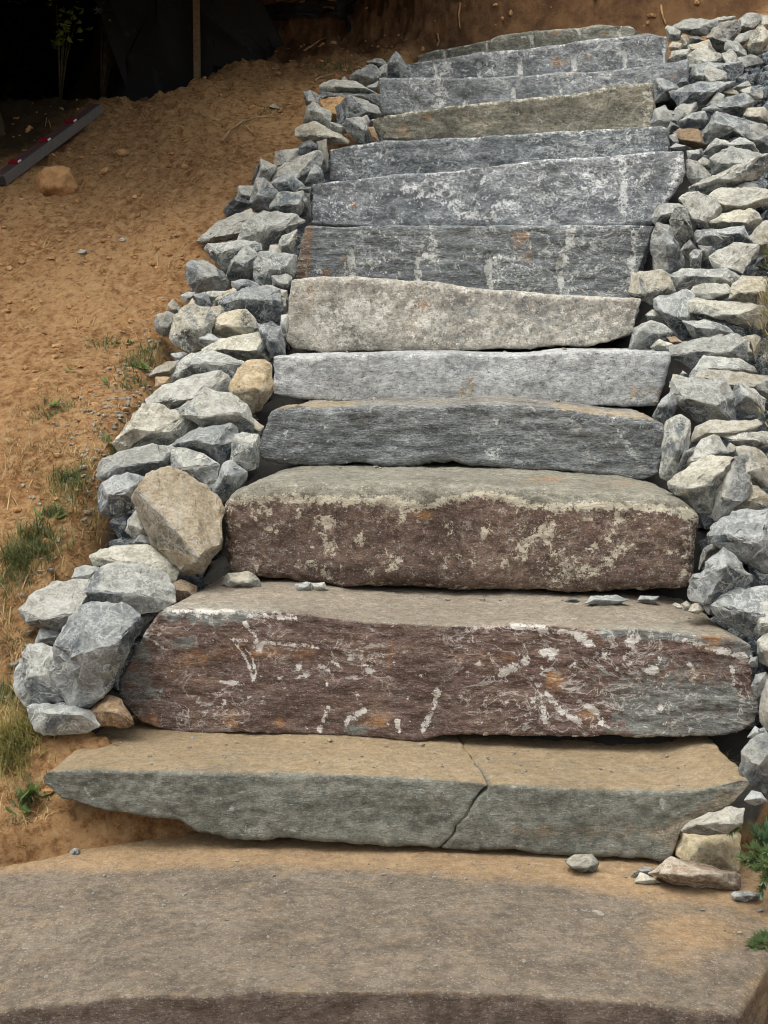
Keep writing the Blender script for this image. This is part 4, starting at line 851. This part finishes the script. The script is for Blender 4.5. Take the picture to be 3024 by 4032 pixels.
for kx in (.16, .45, .72):
    vh = lbox('vial_housing', Ln * kx - .02, Ln * kx + .02, -Lw * .9, -Lw * .18, Lh, Lh + .011, RED, lv, .004)
    lbox('vial', Ln * kx - .008, Ln * kx + .018, -Lw * .24, -Lw * .14, Lh + .001, Lh + .009, WHT, vh, .002)
tag(lv, 'long grey spirit level with red stripe and red vial housings lying on the slope', 'spirit level')

# silt fence at the edge of the wood
def fabric():
    t = NT('black_fabric'); n = t.noise(14, 7, .7)
    return t.done(t.mix(t.rng(n, .58, .8), srgb(40, 40, 41), srgb(84, 68, 52)), .8, t.bump(t.noise(60, 5, .6), .3, .004))
FAB = fabric(); WOOD = plain('stake_wood', (150, 128, 100), .85, 0, .2)
def ribbon(path, width, folds, amp, seed, nu=90, nvv=14, th=.003):
    path = np.array(path); seg = np.linalg.norm(np.diff(path, axis=0), axis=1); s = np.concatenate([[0], np.cumsum(seg)]) / seg.sum()
    U = np.linspace(0, 1, nu); C = np.stack([np.interp(U, s, path[:, k]) for k in range(3)], -1); V = []
    for i in range(nu):
        t = C[min(i + 1, nu - 1)] - C[max(i - 1, 0)]; t /= np.linalg.norm(t) + 1e-9
        up = np.cross(np.cross(t, (0, 0, 1)), t); 
        if np.linalg.norm(up) < .2: up = np.array((.9, 0, .3))
        up /= np.linalg.norm(up); fr = np.array((0, -1., 0)); wd = width[0] + (width[1] - width[0]) * U[i]
        for j in range(nvv):
            v = j / (nvv - 1) - .5; ph = v * folds * 6.28 + 2.2 * mn.noise(Vector((U[i] * 5, seed, v * 2)))
            V.append(C[i] + up * v * wd * (1 + .25 * mn.noise(Vector((U[i] * 7, seed + 3, 0)))) + fr * (amp * math.sin(ph) + .03 * mn.noise(Vector((U[i] * 9, v * 4, seed)))))
    F = [(i * nvv + j, (i + 1) * nvv + j, (i + 1) * nvv + j + 1, i * nvv + j + 1) for i in range(nu - 1) for j in range(nvv - 1)]
    n0 = len(V); B = [p + np.array((0, th, 0)) for p in V]; F2 = [tuple(n0 + k for k in f[::-1]) for f in F]
    rim = [i * nvv for i in range(nu)] + [(nu - 1) * nvv + j for j in range(1, nvv)] + [i * nvv + nvv - 1 for i in range(nu - 2, -1, -1)] + [j for j in range(nvv - 2, 0, -1)]
    F3 = [(rim[k], rim[(k + 1) % len(rim)], n0 + rim[(k + 1) % len(rim)], n0 + rim[k]) for k in range(len(rim))]
    return V + B, F + F2 + F3
fy = 6.9
fence = empty('silt_fence', (-.9, fy, drop(-.9, fy)))
V, F = ribbon([(x, fy + .06 + .05 * math.sin(x * 3), drop(x, fy + .06) + .42) for x in np.linspace(-1.35, -.66, 12)], (.95, .8), .6, .02, 2.0)
mesh_obj('fabric', np.array(V) - np.array(fence.location), F, FAB, fence)
for sx_ in (-.90, -2.3):
    if sx_ > -1.6:
        V, F = tube([(sx_, fy, drop(sx_, fy) - .15), (sx_ + .004, fy, drop(sx_, fy) + .5), (sx_ + .012, fy + .01, drop(sx_, fy) + 1.0)], .019, .018, 4)
        mesh_obj('stake', np.array(V) - np.array(fence.location), F, WOOD, fence, False)
tag(fence, 'black silt fence with a wooden stake at the edge of the dark wood', 'fence')
def t2(pts, pull=.05):
    out = []
    for p in pts: q = ghit(*CR['T2'](p)); out.append(q + np.array((0, -pull, .0)))
    return out
V, F = ribbon(t2([(545, 205), (600, 145), (700, 105), (860, 85), (1020, 62), (1160, 50), (1240, 62)]), (.05, .13), 2.2, .014, 5.0)
tag(mesh_obj('loose_fabric', V, F, FAB, None, True, np.mean(V, 0)), 'crumpled length of black fence fabric lying in folds on the earth bank', 'fabric')
V, F = ribbon(t2([(1190, 30), (1235, 90), (1250, 160), (1238, 240)]), (.15, .05), 2.0, .016, 8.0, 40)
tag(mesh_obj('loose_fabric', V, F, FAB, None, True, np.mean(V, 0)), 'black fabric tail hanging straight down the earth bank', 'fabric')
V, F = ribbon(t2([(150, 300), (210, 260), (260, 225), (320, 215)]), (.09, .04), 1.6, .014, 9.0, 40)
tag(mesh_obj('loose_fabric', V, F, FAB, None, True, np.mean(V, 0)), 'dark scrap of fence fabric half buried below the stake', 'fabric')
BUR = clay('dirty_cloth', (120, 88, 56), (160, 124, 84))
V, F = ribbon(t2([(560, 60), (700, 15), (880, 0), (1040, 22), (1150, 45)], .06), (.03, .07), 1.5, .010, 11.0, 50)
tag(mesh_obj('cloth_strip', V, F, BUR, None, True, np.mean(V, 0)), 'earth-stained tan strip of cloth above the crumpled black fabric', 'cloth')

# roots and twigs
RT = clay('root_bark', (136, 100, 66), (176, 138, 98)); TW = clay('twig_bark', (132, 108, 80), (178, 152, 116))
def root(name, c, pts, r0, r1, label, cat, mat, pull=.012, sink=True):
    Q = [ghit(*CR[c](p)) + np.array((0, -pull * .7, pull * .5)) for p in pts]; Q = [np.array(q) for q in Q]
    P = []
    for a, b in zip(Q, Q[1:]):
        for t in np.linspace(0, 1, 5)[:-1]: P.append(a + (b - a) * t + np.array([mn.noise(Vector(a * 20 + t * 3 + k)) * .004 for k in range(3)]))
    P.append(Q[-1]); V, F = tube(P, r0, r1, 6)
    return tag(mesh_obj(name, V, F, mat, None, True, np.mean(V, 0)), label, cat)
root('root', 'R1', [(490, -40), (500, 30), (520, 110), (545, 180)], .006, .004, 'thin root hanging down the bank beside the topmost step', 'root', RT)
root('root', 'T2', [(915, 380), (970, 345), (1040, 300), (1080, 285)], .006, .003, 'bent root end poking out of the bank below the fabric tail', 'root', RT)
root('root', 'B', [(330, 20), (322, 70), (328, 130)], .005, .003, 'short root in the bank behind the topmost step', 'root', RT)
root('root', 'B', [(230, 150), (236, 185), (228, 205)], .005, .003, 'fine hooked root at the left of the topmost step', 'root', RT)
root('twig', 'A', [(860, 490), (885, 510), (920, 540), (935, 548)], .004, .002, 'short pale twig on the slope left of the forked branch', 'twig', TW)
root('branch', 'A', [(960, 622), (1000, 575), (1050, 535), (1120, 518), (1240, 516)], .006, .003, 'curved dry branch lying across the slope beside the rubble', 'branch', TW, .02)
root('twig', 'A', [(1050, 545), (1090, 575), (1130, 590)], .004, .002, 'thin twig under the curved dry branch', 'twig', TW, .012)
root('twig', 'T2', [(680, 512), (740, 505), (800, 498)], .005, .003, 'dark straight twig in the shaded upper slope', 'twig', TW)
root('twig', 'L1', [(400, 600), (430, 555), (520, 520), (640, 490), (700, 480)], .004, .002, 'arched pale root loop above the upper left rubble', 'root', TW, .02)

# loose earth, gravel, straw: what nobody could count
ICO = None
def lump(bag, p, r, rd, flat=.7, n=1):
    global ICO
    if ICO is None:
        bm = bmesh.new(); bmesh.ops.create_icosphere(bm, subdivisions=1, radius=1.0); ICO = (np.array([v.co[:] for v in bm.verts]), [[v.index for v in f.verts] for f in bm.faces]); bm.free()
    V = ICO[0] * (1 + np.array([[rd.uniform(-.32, .32)] for _ in ICO[0]])) * np.array((rd.uniform(.7, 1.4), rd.uniform(.7, 1.3), flat * rd.uniform(.6, 1.2))) * r
    a = rd.uniform(0, 6.28); ca, sa = math.cos(a), math.sin(a); V = V @ np.array(((ca, -sa, 0), (sa, ca, 0), (0, 0, 1))).T
    bag.add(list(V + np.asarray(p)), ICO[1])
rd = random.Random(4)
cl, gr = Bag(), Bag()
for _ in range(3400):
    x = rd.uniform(-1.7, .1); y = rd.uniform(2.4, 7.2); s = float(s_of(x, y))
    if x > np.interp(s, XLs, XLv) + .03: continue
    if mn.noise(Vector((x * 3, y * 3, 2))) < -.15: continue
    r = .0035 + .010 * rd.random() ** 3.2; lump(cl, (x, y, drop(x, y) + r * .2), r, rd)
for _ in range(260):
    x = rd.uniform(-.4, 1.9); y = rd.uniform(6.85, 7.4); r = .004 + .014 * rd.random() ** 3; lump(cl, (x, y, drop(x, y) + r * .1), r, rd, 1)
for _ in range(500):
    s0 = rd.uniform(3, 6.6); x = np.interp(s0, XRs, XRv) + rd.uniform(.0, .5); y = s0 - (x - .1 - .16 * (s0 - 2.9)) * TY; r = .004 + .014 * rd.random() ** 3; lump(cl, (x, y, drop(x, y) + r * .2), r, rd)
tag(mesh_obj('earth_clods', cl.V, cl.F, M['clay'], None, False), 'loose crumbs of orange earth scattered over the slope', 'earth', kind='stuff')
for _ in range(420):                                            # gravel spilled beside the left rubble
    s0 = rd.choice((rd.uniform(2.8, 4.6), rd.gauss(3.75, .25))); x = np.interp(s0, XLs, XLv) - abs(rd.gauss(0, .07)) + .03; y = s0 - (x - .1 - .16 * (s0 - 2.9)) * TY
    r = .003 + .007 * rd.random() ** 2.5; lump(gr, (x, y, drop(x, y) + r * .2), r, rd)
fl_ = Bag()
for _ in range(3200):                                           # fill under the rubble
    s0 = rd.uniform(3.0, 6.7); L_, R_ = np.interp(s0, XLs, XLv), np.interp(s0, XRs, XRv)
    x = L_ + rd.uniform(.09, .3) if rd.random() < .45 else R_ - rd.uniform(.0, .25); y = s0 - (x - .1 - .16 * (s0 - 2.9)) * TY
    r = .016 + .038 * rd.random() ** 1.5; lump(fl_, (x, y, drop(x, y) + r * .5), r, rd, .9)
for i in range(2, 13):                                          # chips in the joints between steps
    for _ in range(11):
        u = rd.uniform(.04, .96); 
        lx, rx = ENDS['left'][i][0], ENDS['right'][i][0]; D = STEP_D[i] + rd.uniform(-.02, .04)
        x = ((lx + (rx - lx) * u) - 829.5) / FD * D; xc = ((lx + rx) / 2 - 829.5) / FD * STEP_D[i]
        r = .003 + .006 * rd.random() ** 2; yy = D - (x - xc) * math.tan(math.radians(YAW[i])) - .03; hh = cast((x, yy, STEP_Z[i - 1] + .05), (0, 0, -1), .12)
        if hh: lump(gr, (x, yy, hh[0].z + r * .3), r, rd)
for _ in range(160):                                            # grit by the right end of the third step
    q = np.array(cast((0, 0, CAM_Z), ray(rd.gauss(1555, 40), rd.gauss(1310, 10)))[0]); r = .003 + .007 * rd.random() ** 2; lump(gr, q + np.array((0, 0, r * .3)), r, rd)
for _ in range(420):                                            # grit lying on the two slabs
    on2 = rd.random() < .3; x = rd.uniform(-.62, .62); yy = rd.uniform(2.66, 2.86) if on2 else 2.1 + .5 * rd.random() ** .6
    hh = cast((x, yy, .3), (0, 0, -1), .6); r = .0012 + .0032 * rd.random() ** 3
    if hh: lump(gr, (x, yy, hh[0].z + r * .4), r, rd)
GRV = rubble_mat('gravel_stone', srgb(138, 132, 122), srgb(176, 166, 146), .9, .4)
o = mesh_obj('gravel', gr.V, gr.F, GRV, None, False); attr(o, 'patina_toplight', np.full(len(gr.V), .3)); attr(o, 'edgew', np.zeros(len(gr.V)))
o2 = mesh_obj('rubble_fill', fl_.V, fl_.F, M['g'], None, False); attr(o2, 'patina_toplight', np.full(len(fl_.V), .1)); attr(o2, 'edgew', np.zeros(len(fl_.V)))
tag(o2, 'small broken grey stone fill in the gaps beneath the rubble', 'gravel', kind='stuff')
tag(o, 'loose grey gravel and chips between the rubble and under the steps', 'gravel', kind='stuff')

def leafmat(name, c0, c1, tr=.35):
    t = NT(name); n = t.noise(9, 4, .6); col = t.mix(t.rng(n, .35, .65), srgb(*c0), srgb(*c1))
    t.done(col, .6); tl = t.t.nodes.new('ShaderNodeBsdfTranslucent'); t.t.links.new(col, tl.inputs['Color']); mx = t.t.nodes.new('ShaderNodeMixShader')
    mx.inputs[0].default_value = tr; t.t.links.new(t.b.outputs[0], mx.inputs[1]); t.t.links.new(tl.outputs[0], mx.inputs[2]); t.t.links.new(mx.outputs[0], t.out.inputs['Surface'])
    return t.m
GRN = leafmat('grass_green', (86, 98, 60), (132, 136, 92)); DRY = leafmat('grass_dry', (150, 128, 88), (190, 168, 124), .2); YEL = leafmat('grass_yellowing', (146, 140, 84), (176, 162, 108), .3)
def blade(bag, p, L, az, droop, wd, rd):
    d = np.array((math.cos(az), math.sin(az), 0)); sdv = np.array((-d[1], d[0], 0)) * wd * .5; V = []
    for k, t in enumerate((0, .35, .7, 1)):
        c = np.asarray(p) + d * L * droop * t * t + d * L * .12 * t + np.array((0, 0, 1)) * L * (t - droop * .55 * t * t); q = (1 - t) ** .6
        V += [c - sdv * q, c + sdv * q]
    bag.add(V, [(0, 1, 3, 2), (2, 3, 5, 4), (4, 5, 7, 6)])
def tuft(bag, x, y, n, spread, L, rd, droop=(.2, 1.1), wd=.0032):
    c = ghit(x, y); n = int(n * 1.7)
    for _ in range(n):
        px, py = c[0] + rd.gauss(0, spread), c[1] + rd.gauss(0, spread * .8); blade(bag, (px, py, drop(px, py) - .002), L * rd.uniform(.45, 1.15), rd.uniform(0, 6.28), rd.uniform(*droop), wd * rd.uniform(.6, 1.2), rd)
gg, gd, gy_ = Bag(), Bag(), Bag()
for (x, y, n, sp_, L) in [(70, 1190, 260, .035, .062), (45, 1225, 160, .03, .05), (115, 1110, 60, .02, .05), (150, 1040, 130, .025, .05), (160, 1075, 70, .03, .04), (300, 790, 90, .03, .05), (285, 820, 60, .025, .04), (235, 745, 50, .03, .03), (110, 900, 50, .035, .035), (60, 1735, 60, .014, .05), (10, 1500, 70, .02, .05), (245, 970, 60, .015, .045), (20, 1630, 60, .02, .05), (720, 150, 120, .05, .04), (850, 140, 30, .03, .04), (260, 330, 50, .05, .03), (590, 240, 30, .03, .03), (5, 1270, 40, .03, .05), (320, 760, 40, .02, .06)]: tuft(gg, x, y, n, sp_, L, rd)
for (x, y, n, sp_, L) in [(35, 1590, 260, .035, .06), (20, 1650, 160, .03, .06), (45, 1530, 90, .025, .05), (60, 1200, 80, .05, .05), (150, 1060, 80, .04, .04)]: tuft(gy_, x, y, n, sp_, L, rd)
for (x, y, n, sp_, L) in [(30, 1330, 140, .05, .06), (110, 1300, 60, .05, .05), (190, 1160, 60, .04, .05), (60, 1010, 90, .06, .05), (200, 1010, 60, .05, .04), (30, 1780, 70, .03, .04), (60, 1700, 50, .025, .04), (130, 870, 80, .05, .04), (320, 410, 60, .05, .035), (340, 450, 60, .04, .03), (330, 520, 40, .05, .03), (1560, 1640, 24, .012, .03), (0, 1420, 60, .03, .06), (170, 940, 50, .05, .04), (90, 1000, 50, .05, .04), (90, 900, 70, .06, .04), (150, 880, 60, .04, .04), (210, 1000, 70, .04, .045), (200, 1080, 70, .03, .045), (180, 1120, 60, .03, .05), (130, 960, 60, .05, .04), (40, 950, 60, .05, .04), (270, 900, 40, .03, .03), (10, 1180, 50, .04, .05), (110, 1230, 70, .05, .05), (40, 1400, 70, .03, .05)]: tuft(gd, x, y, n, sp_, L, rd, (.5, 1.6), .0022)
# grass hanging over the bank on the far right
for (x, y, n, L) in [(1650, 560, 60, .07), (1655, 640, 90, .08), (1656, 700, 120, .08), (1655, 760, 90, .07), (1652, 910, 30, .04)]:
    c = hit(x, y, lambda a, b: pile(a, b) + .05)
    for _ in range(n):
        p = c + np.array((rd.gauss(.02, .02), rd.gauss(-.03, .03), rd.gauss(0, .03))); blade(rd.choice((gg, gy_, gd)), p, L * rd.uniform(.5, 1.2), rd.uniform(1.6, 4.6), rd.uniform(.6, 1.8), .003, rd)
for _ in range(1800):                                           # straw lying flat
    x = rd.uniform(-1.5, -.4); y = rd.uniform(2.5, 6.2); s = float(s_of(x, y))
    if x > np.interp(s, XLs, XLv) - .02 or mn.noise(Vector((x * 4, y * 4, 9))) < .05: continue
    a = rd.uniform(0, 6.28); L = rd.uniform(.015, .06); p0 = np.array((x, y, drop(x, y) + .004)); x1, y1 = x + L * math.cos(a), y + L * math.sin(a); p1 = np.array((x1, y1, drop(x1, y1) + .005))
    sv = np.array((-math.sin(a), math.cos(a), 0)) * .0012; m_ = (p0 + p1) / 2 + np.array((0, 0, .004)); gd.add([p0 - sv, p0 + sv, m_ - sv, m_ + sv, p1 - sv, p1 + sv], [(0, 1, 3, 2), (2, 3, 5, 4)])
tag(mesh_obj('grass', gg.V, gg.F, GRN), 'green grass tufts and weeds on the orange slope', 'grass', kind='stuff')
tag(mesh_obj('yellowing_grass', gy_.V, gy_.F, YEL), 'yellowing grass tufts at the lower left', 'grass', kind='stuff')
tag(mesh_obj('dry_grass', gd.V, gd.F, DRY), 'dry straw and dead grass strewn on the slope', 'grass', kind='stuff')

# broad weed leaves and fallen leaves
def leaf(bag, p, L, az, tilt, wd, fold=.25):
    d = np.array((math.cos(az) * math.cos(tilt), math.sin(az) * math.cos(tilt), math.sin(tilt))); s_ = np.array((-math.sin(az), math.cos(az), 0)); u = np.cross(d, s_)
    p = np.asarray(p, float); V = [p, p + d * L * .35 + s_ * wd * .5 + u * wd * fold * -1, p + d * L * .75 + s_ * wd * .36 - u * wd * fold, p + d * L, p + d * L * .75 - s_ * wd * .36 - u * wd * fold, p + d * L * .35 - s_ * wd * .5 - u * wd * fold, p + d * L * .5]
    bag.add(V, [(0, 1, 6), (1, 2, 6), (2, 3, 6), (3, 4, 6), (4, 5, 6), (5, 0, 6)])
wl = Bag()
for (x, y, n, L) in [(60, 1725, 7, .05), (50, 1760, 5, .045), (115, 880, 8, .03), (310, 800, 12, .035), (245, 745, 8, .022), (285, 745, 8, .02), (240, 830, 4, .03), (160, 805, 3, .025), (110, 1125, 5, .035), (200, 740, 4, .02), (215, 1200, 3, .03)]:
    c = ghit(x, y)
    for _ in range(n): leaf(wl, c + np.array((rd.gauss(0, .01), rd.gauss(0, .01), .006)), L * rd.uniform(.6, 1.2), rd.uniform(0, 6.28), rd.uniform(.1, .9), L * .38)
tag(mesh_obj('weeds', wl.V, wl.F, leafmat('weed_green', (84, 110, 58), (132, 150, 88))), 'small broad-leaved weeds on the slope', 'weeds', kind='stuff')

# evergreen sprigs at the right edge
JG = leafmat('juniper_green', (112, 138, 92), (156, 174, 126), .35); JB = leafmat('juniper_blue', (80, 108, 78), (112, 138, 100), .3)
def juniper(base, sprays, label, mats):
    root_ = empty('juniper', base); st, bags = Bag(), [Bag() for _ in mats]
    for (tip, k) in sprays:
        b = np.zeros(3); tip = np.asarray(tip, float) - np.asarray(base); V, F = tube([b, tip * .5 + np.array((0, 0, .01)), tip], .004, .0015, 5); st.add(V, F)
        for q in np.linspace(.25, 1, 26):
            c = tip * q + np.array((0, 0, .02 * q * (1 - q)))
            for _ in range(9):
                dv = np.array((rd.gauss(0, 1), rd.gauss(0, 1), rd.gauss(.3, .8))); dv /= np.linalg.norm(dv); dv = dv * .7 + tip / np.linalg.norm(tip) * .6
                e = c + dv * rd.uniform(.012, .026); w_ = np.cross(dv, (.3, .5, .8)); w_ = w_ / np.linalg.norm(w_) * .0016
                m_ = (c + e) / 2; bags[k].add([c, m_ + w_, e, m_ - w_], [(0, 1, 2, 3)])
    mesh_obj('stem', st.V, st.F, TW, root_)
    for bg_, m_ in zip(bags, mats):
        if bg_.V: mesh_obj('foliage', bg_.V, bg_.F, m_, root_, False)
    return tag(root_, label, 'shrub')
def hp(x, y, D): return at(*CR['H']((x, y)), D)
juniper(hp(1690, 430, 2.42), [(hp(1540, 390, 2.36), 0), (hp(1590, 350, 2.38), 0), (hp(1600, 440, 2.36), 0), (hp(1640, 480, 2.36), 0), (hp(1620, 300, 2.42), 1), (hp(1600, 275, 2.45), 1), (hp(1650, 270, 2.44), 1), (hp(1630, 530, 2.36), 1), (hp(1660, 360, 2.35), 0), (hp(1640, 410, 2.34), 0), (hp(1560, 410, 2.37), 0), (hp(1665, 310, 2.4), 1)], 'blue-green evergreen shrub reaching in beside the yellowish block', [JG, JB])
juniper(hp(1700, 770, 2.28), [(hp(1590, 775, 2.24), 0), (hp(1610, 745, 2.26), 0), (hp(1640, 760, 2.24), 0), (hp(1650, 735, 2.26), 0)], 'small evergreen sprig at the right edge of the landing slab', [JG])
juniper(hp(1540, 262, 2.55), [(hp(1470, 262, 2.52), 0), (hp(1480, 248, 2.53), 0), (hp(1500, 270, 2.52), 0)], 'tiny green sprig growing behind the yellowish block', [JG])

# ------------------------------------------------------------------ the wood beyond the slope
BARK = clay('tree_bark', (74, 66, 50), (104, 94, 72)); LEAF = leafmat('tree_leaves', (52, 74, 36), (86, 108, 54), .3)
def tree(x, y, H, r, cz, cr, ch, nl, label, lean=(0, 0), ls=.13):
    z0 = drop(x, y) - .1; e = empty('tree', (x, y, z0)); P = []
    for t in np.linspace(0, 1, 14): P.append((lean[0] * t + .05 * math.sin(t * 5 + x), lean[1] * t + .05 * math.cos(t * 4 + y), H * t))
    V, F = tube(P, r, r * .35, 14); V = np.array(V); hgt = V[:, 2]; fl = 1 + 1.0 * np.exp(-np.clip(hgt, 0, 9) / .16)
    V[:, 0] = V[:, 0] * fl; V[:, 1] = V[:, 1] * fl
    V += np.array([[mn.noise(Vector((a * 9, b * 9, c * 2))) * .02] for a, b, c in V]); mesh_obj('trunk', V, F, BARK, e)
    bag = Bag(); rdt = random.Random(int(x * 100 + y * 31)); cc = np.array((lean[0] * .6, lean[1] * .6, cz - z0 + ch))
    for k in range(7):
        a = k * .9 + x; h0 = H * rdt.uniform(.35, .8); tip = cc + np.array((math.cos(a) * cr * .75, math.sin(a) * cr * .75, rdt.uniform(-.5, .5) * ch)); V, F = tube([(lean[0] * h0 / H, lean[1] * h0 / H, h0), (tip + np.array((0, 0, h0 + .2))) / 2 * np.array((1, 1, 1)), tip], r * .3, .012, 6); mesh_obj('limb', V, F, BARK, e)
    cl_ = [cc + np.array((rdt.uniform(-1, 1) * cr * .72, rdt.uniform(-1, 1) * cr * .72, rdt.uniform(-.75, .85) * ch)) for _ in range(34)]
    for _ in range(nl):
        c = rdt.choice(cl_); p = c + np.array((rdt.gauss(0, .26) * cr * .55, rdt.gauss(0, .26) * cr * .55, rdt.gauss(0, .2) * ch * .7)); L = ls * rdt.uniform(.6, 1.3)
        floor_ = max(cz - z0, CAM_Z + .232 * (y + p[1]) + .10 - z0 if abs(x + p[0]) < .3 * (y + p[1]) else 0)
        if p[2] < floor_: p[2] = floor_ + abs(rdt.gauss(0, .25))
        leaf(bag, p, L, rdt.uniform(0, 6.28), rdt.uniform(-.8, .5), L * .62)
    mesh_obj('crown', bag.V, bag.F, LEAF, e, False)
    return tag(e, label, 'tree', 'trees of the dark wood')
tree(-1.78, 6.05, 5.5, .15, 2.5, 1.5, 1.4, 6500, 'thick-trunked tree at the left edge of the slope', (0, -.4))
tree(-3.4, 5.3, 5.5, .15, 2.3, 1.5, 1.6, 6000, 'tree standing left of the slope with a low crown', (.4, .3))
tree(-2.5, 5.1, 4.6, .12, 2.3, 1.05, .7, 9000, 'slim tree added to shade the slope, leaning in from the left', (1.3, .9))  # added tree: dense low crown out of view darkens the upper-left slope
tree(-2.7, 7.9, 6, .16, 2.8, 1.8, 1.7, 5000, 'tree in the wood behind the thick-trunked tree', (.2, -.2))
tree(-1.5, 7.7, 5, .11, 2.6, 1.05, .7, 8000, 'slim tree added to shade the upper slope, leaning across the fence', (1.3, -1.1))  # added tree: crown above the view darkens the upper slope and bank
tree(-.75, 8.9, 6, .15, 2.9, 1.8, 1.7, 6000, 'tree in the wood behind the silt fence', (0, -.5))
tree(-4.4, 7.4, 6, .16, 2.4, 1.8, 1.8, 4500, 'tree deep in the wood at the left', (0, 0))
tree(-1.9, 10.4, 7, .16, 2.4, 2.4, 2.4, 5500, 'farthest tree of the dark wood', (0, 0))
tree(1.1, 9.2, 6, .15, 3.9, 2.0, 1.2, 7000, 'tree on top of the earth bank behind the steps', (-.2, -.6))
ug = Bag(); rd = random.Random(12)
def brush(x0, x1, y0, y1, h, n, L):
    for _ in range(n):
        x, y = rd.uniform(x0, x1), rd.uniform(y0, y1); z = drop(x, y) + h * rd.random() ** .8; leaf(ug, (x, y, z), L * rd.uniform(.6, 1.3), rd.uniform(0, 6.28), rd.uniform(-.7, .6), L * .6)
brush(-5, -.3, 7.7, 10.5, 2.4, 14000, .14); brush(-4.6, -2.1, 5.2, 7.8, 2.0, 7000, .13); brush(-4.6, -2.2, 4.5, 5.4, 2.4, 5000, .12)
brush(-8, -4.2, 5, 12, 3.5, 9000, .22)
tag(mesh_obj('undergrowth', ug.V, ug.F, leafmat('undergrowth_leaves', (40, 56, 30), (64, 80, 42), .15), None, False), 'dark leafy undergrowth filling the wood behind the slope', 'undergrowth', kind='stuff')
def sapling(px, pts, Y, label, mat, L):
    base = np.array(((px - 829.5) / FD * Y, Y, 0)); base[2] = drop(base[0], base[1]) - .02; e = empty('sapling', base); st, lb = Bag(), Bag()
    for (x, y) in pts:
        q = at(x, y, Y - .05) - base; V, F = tube([(0, 0, 0), q * .5 + np.array((0, 0, .05)), q], .005, .002, 5); st.add(V, F)
        for _ in range(5): leaf(lb, q + np.array([rd.gauss(0, .022) for _ in range(3)]), L * rd.uniform(.6, 1.2), rd.uniform(3.2, 6.2), rd.uniform(-.9, .3), L * .62)
    mesh_obj('stem', st.V, st.F, BARK, e); mesh_obj('leaves', lb.V, lb.F, mat, e, False); return tag(e, label, 'sapling')
sapling(150, [(122, 10), (160, 10), (138, 50), (128, 60), (162, 52), (125, 78), (155, 85), (145, 40)], 7.0, 'yellow-green leafy sapling in front of the dark wood', leafmat('sapling_yellow_green', (150, 170, 70), (188, 200, 104), .5), .055)
sapling(235, [(232, 12), (248, 18), (241, 30), (235, 52), (248, 45), (260, 46), (220, 20)], 7.1, 'pale-leaved sapling beside the yellow-green one', leafmat('sapling_pale', (150, 168, 150), (190, 204, 190), .4), .04)
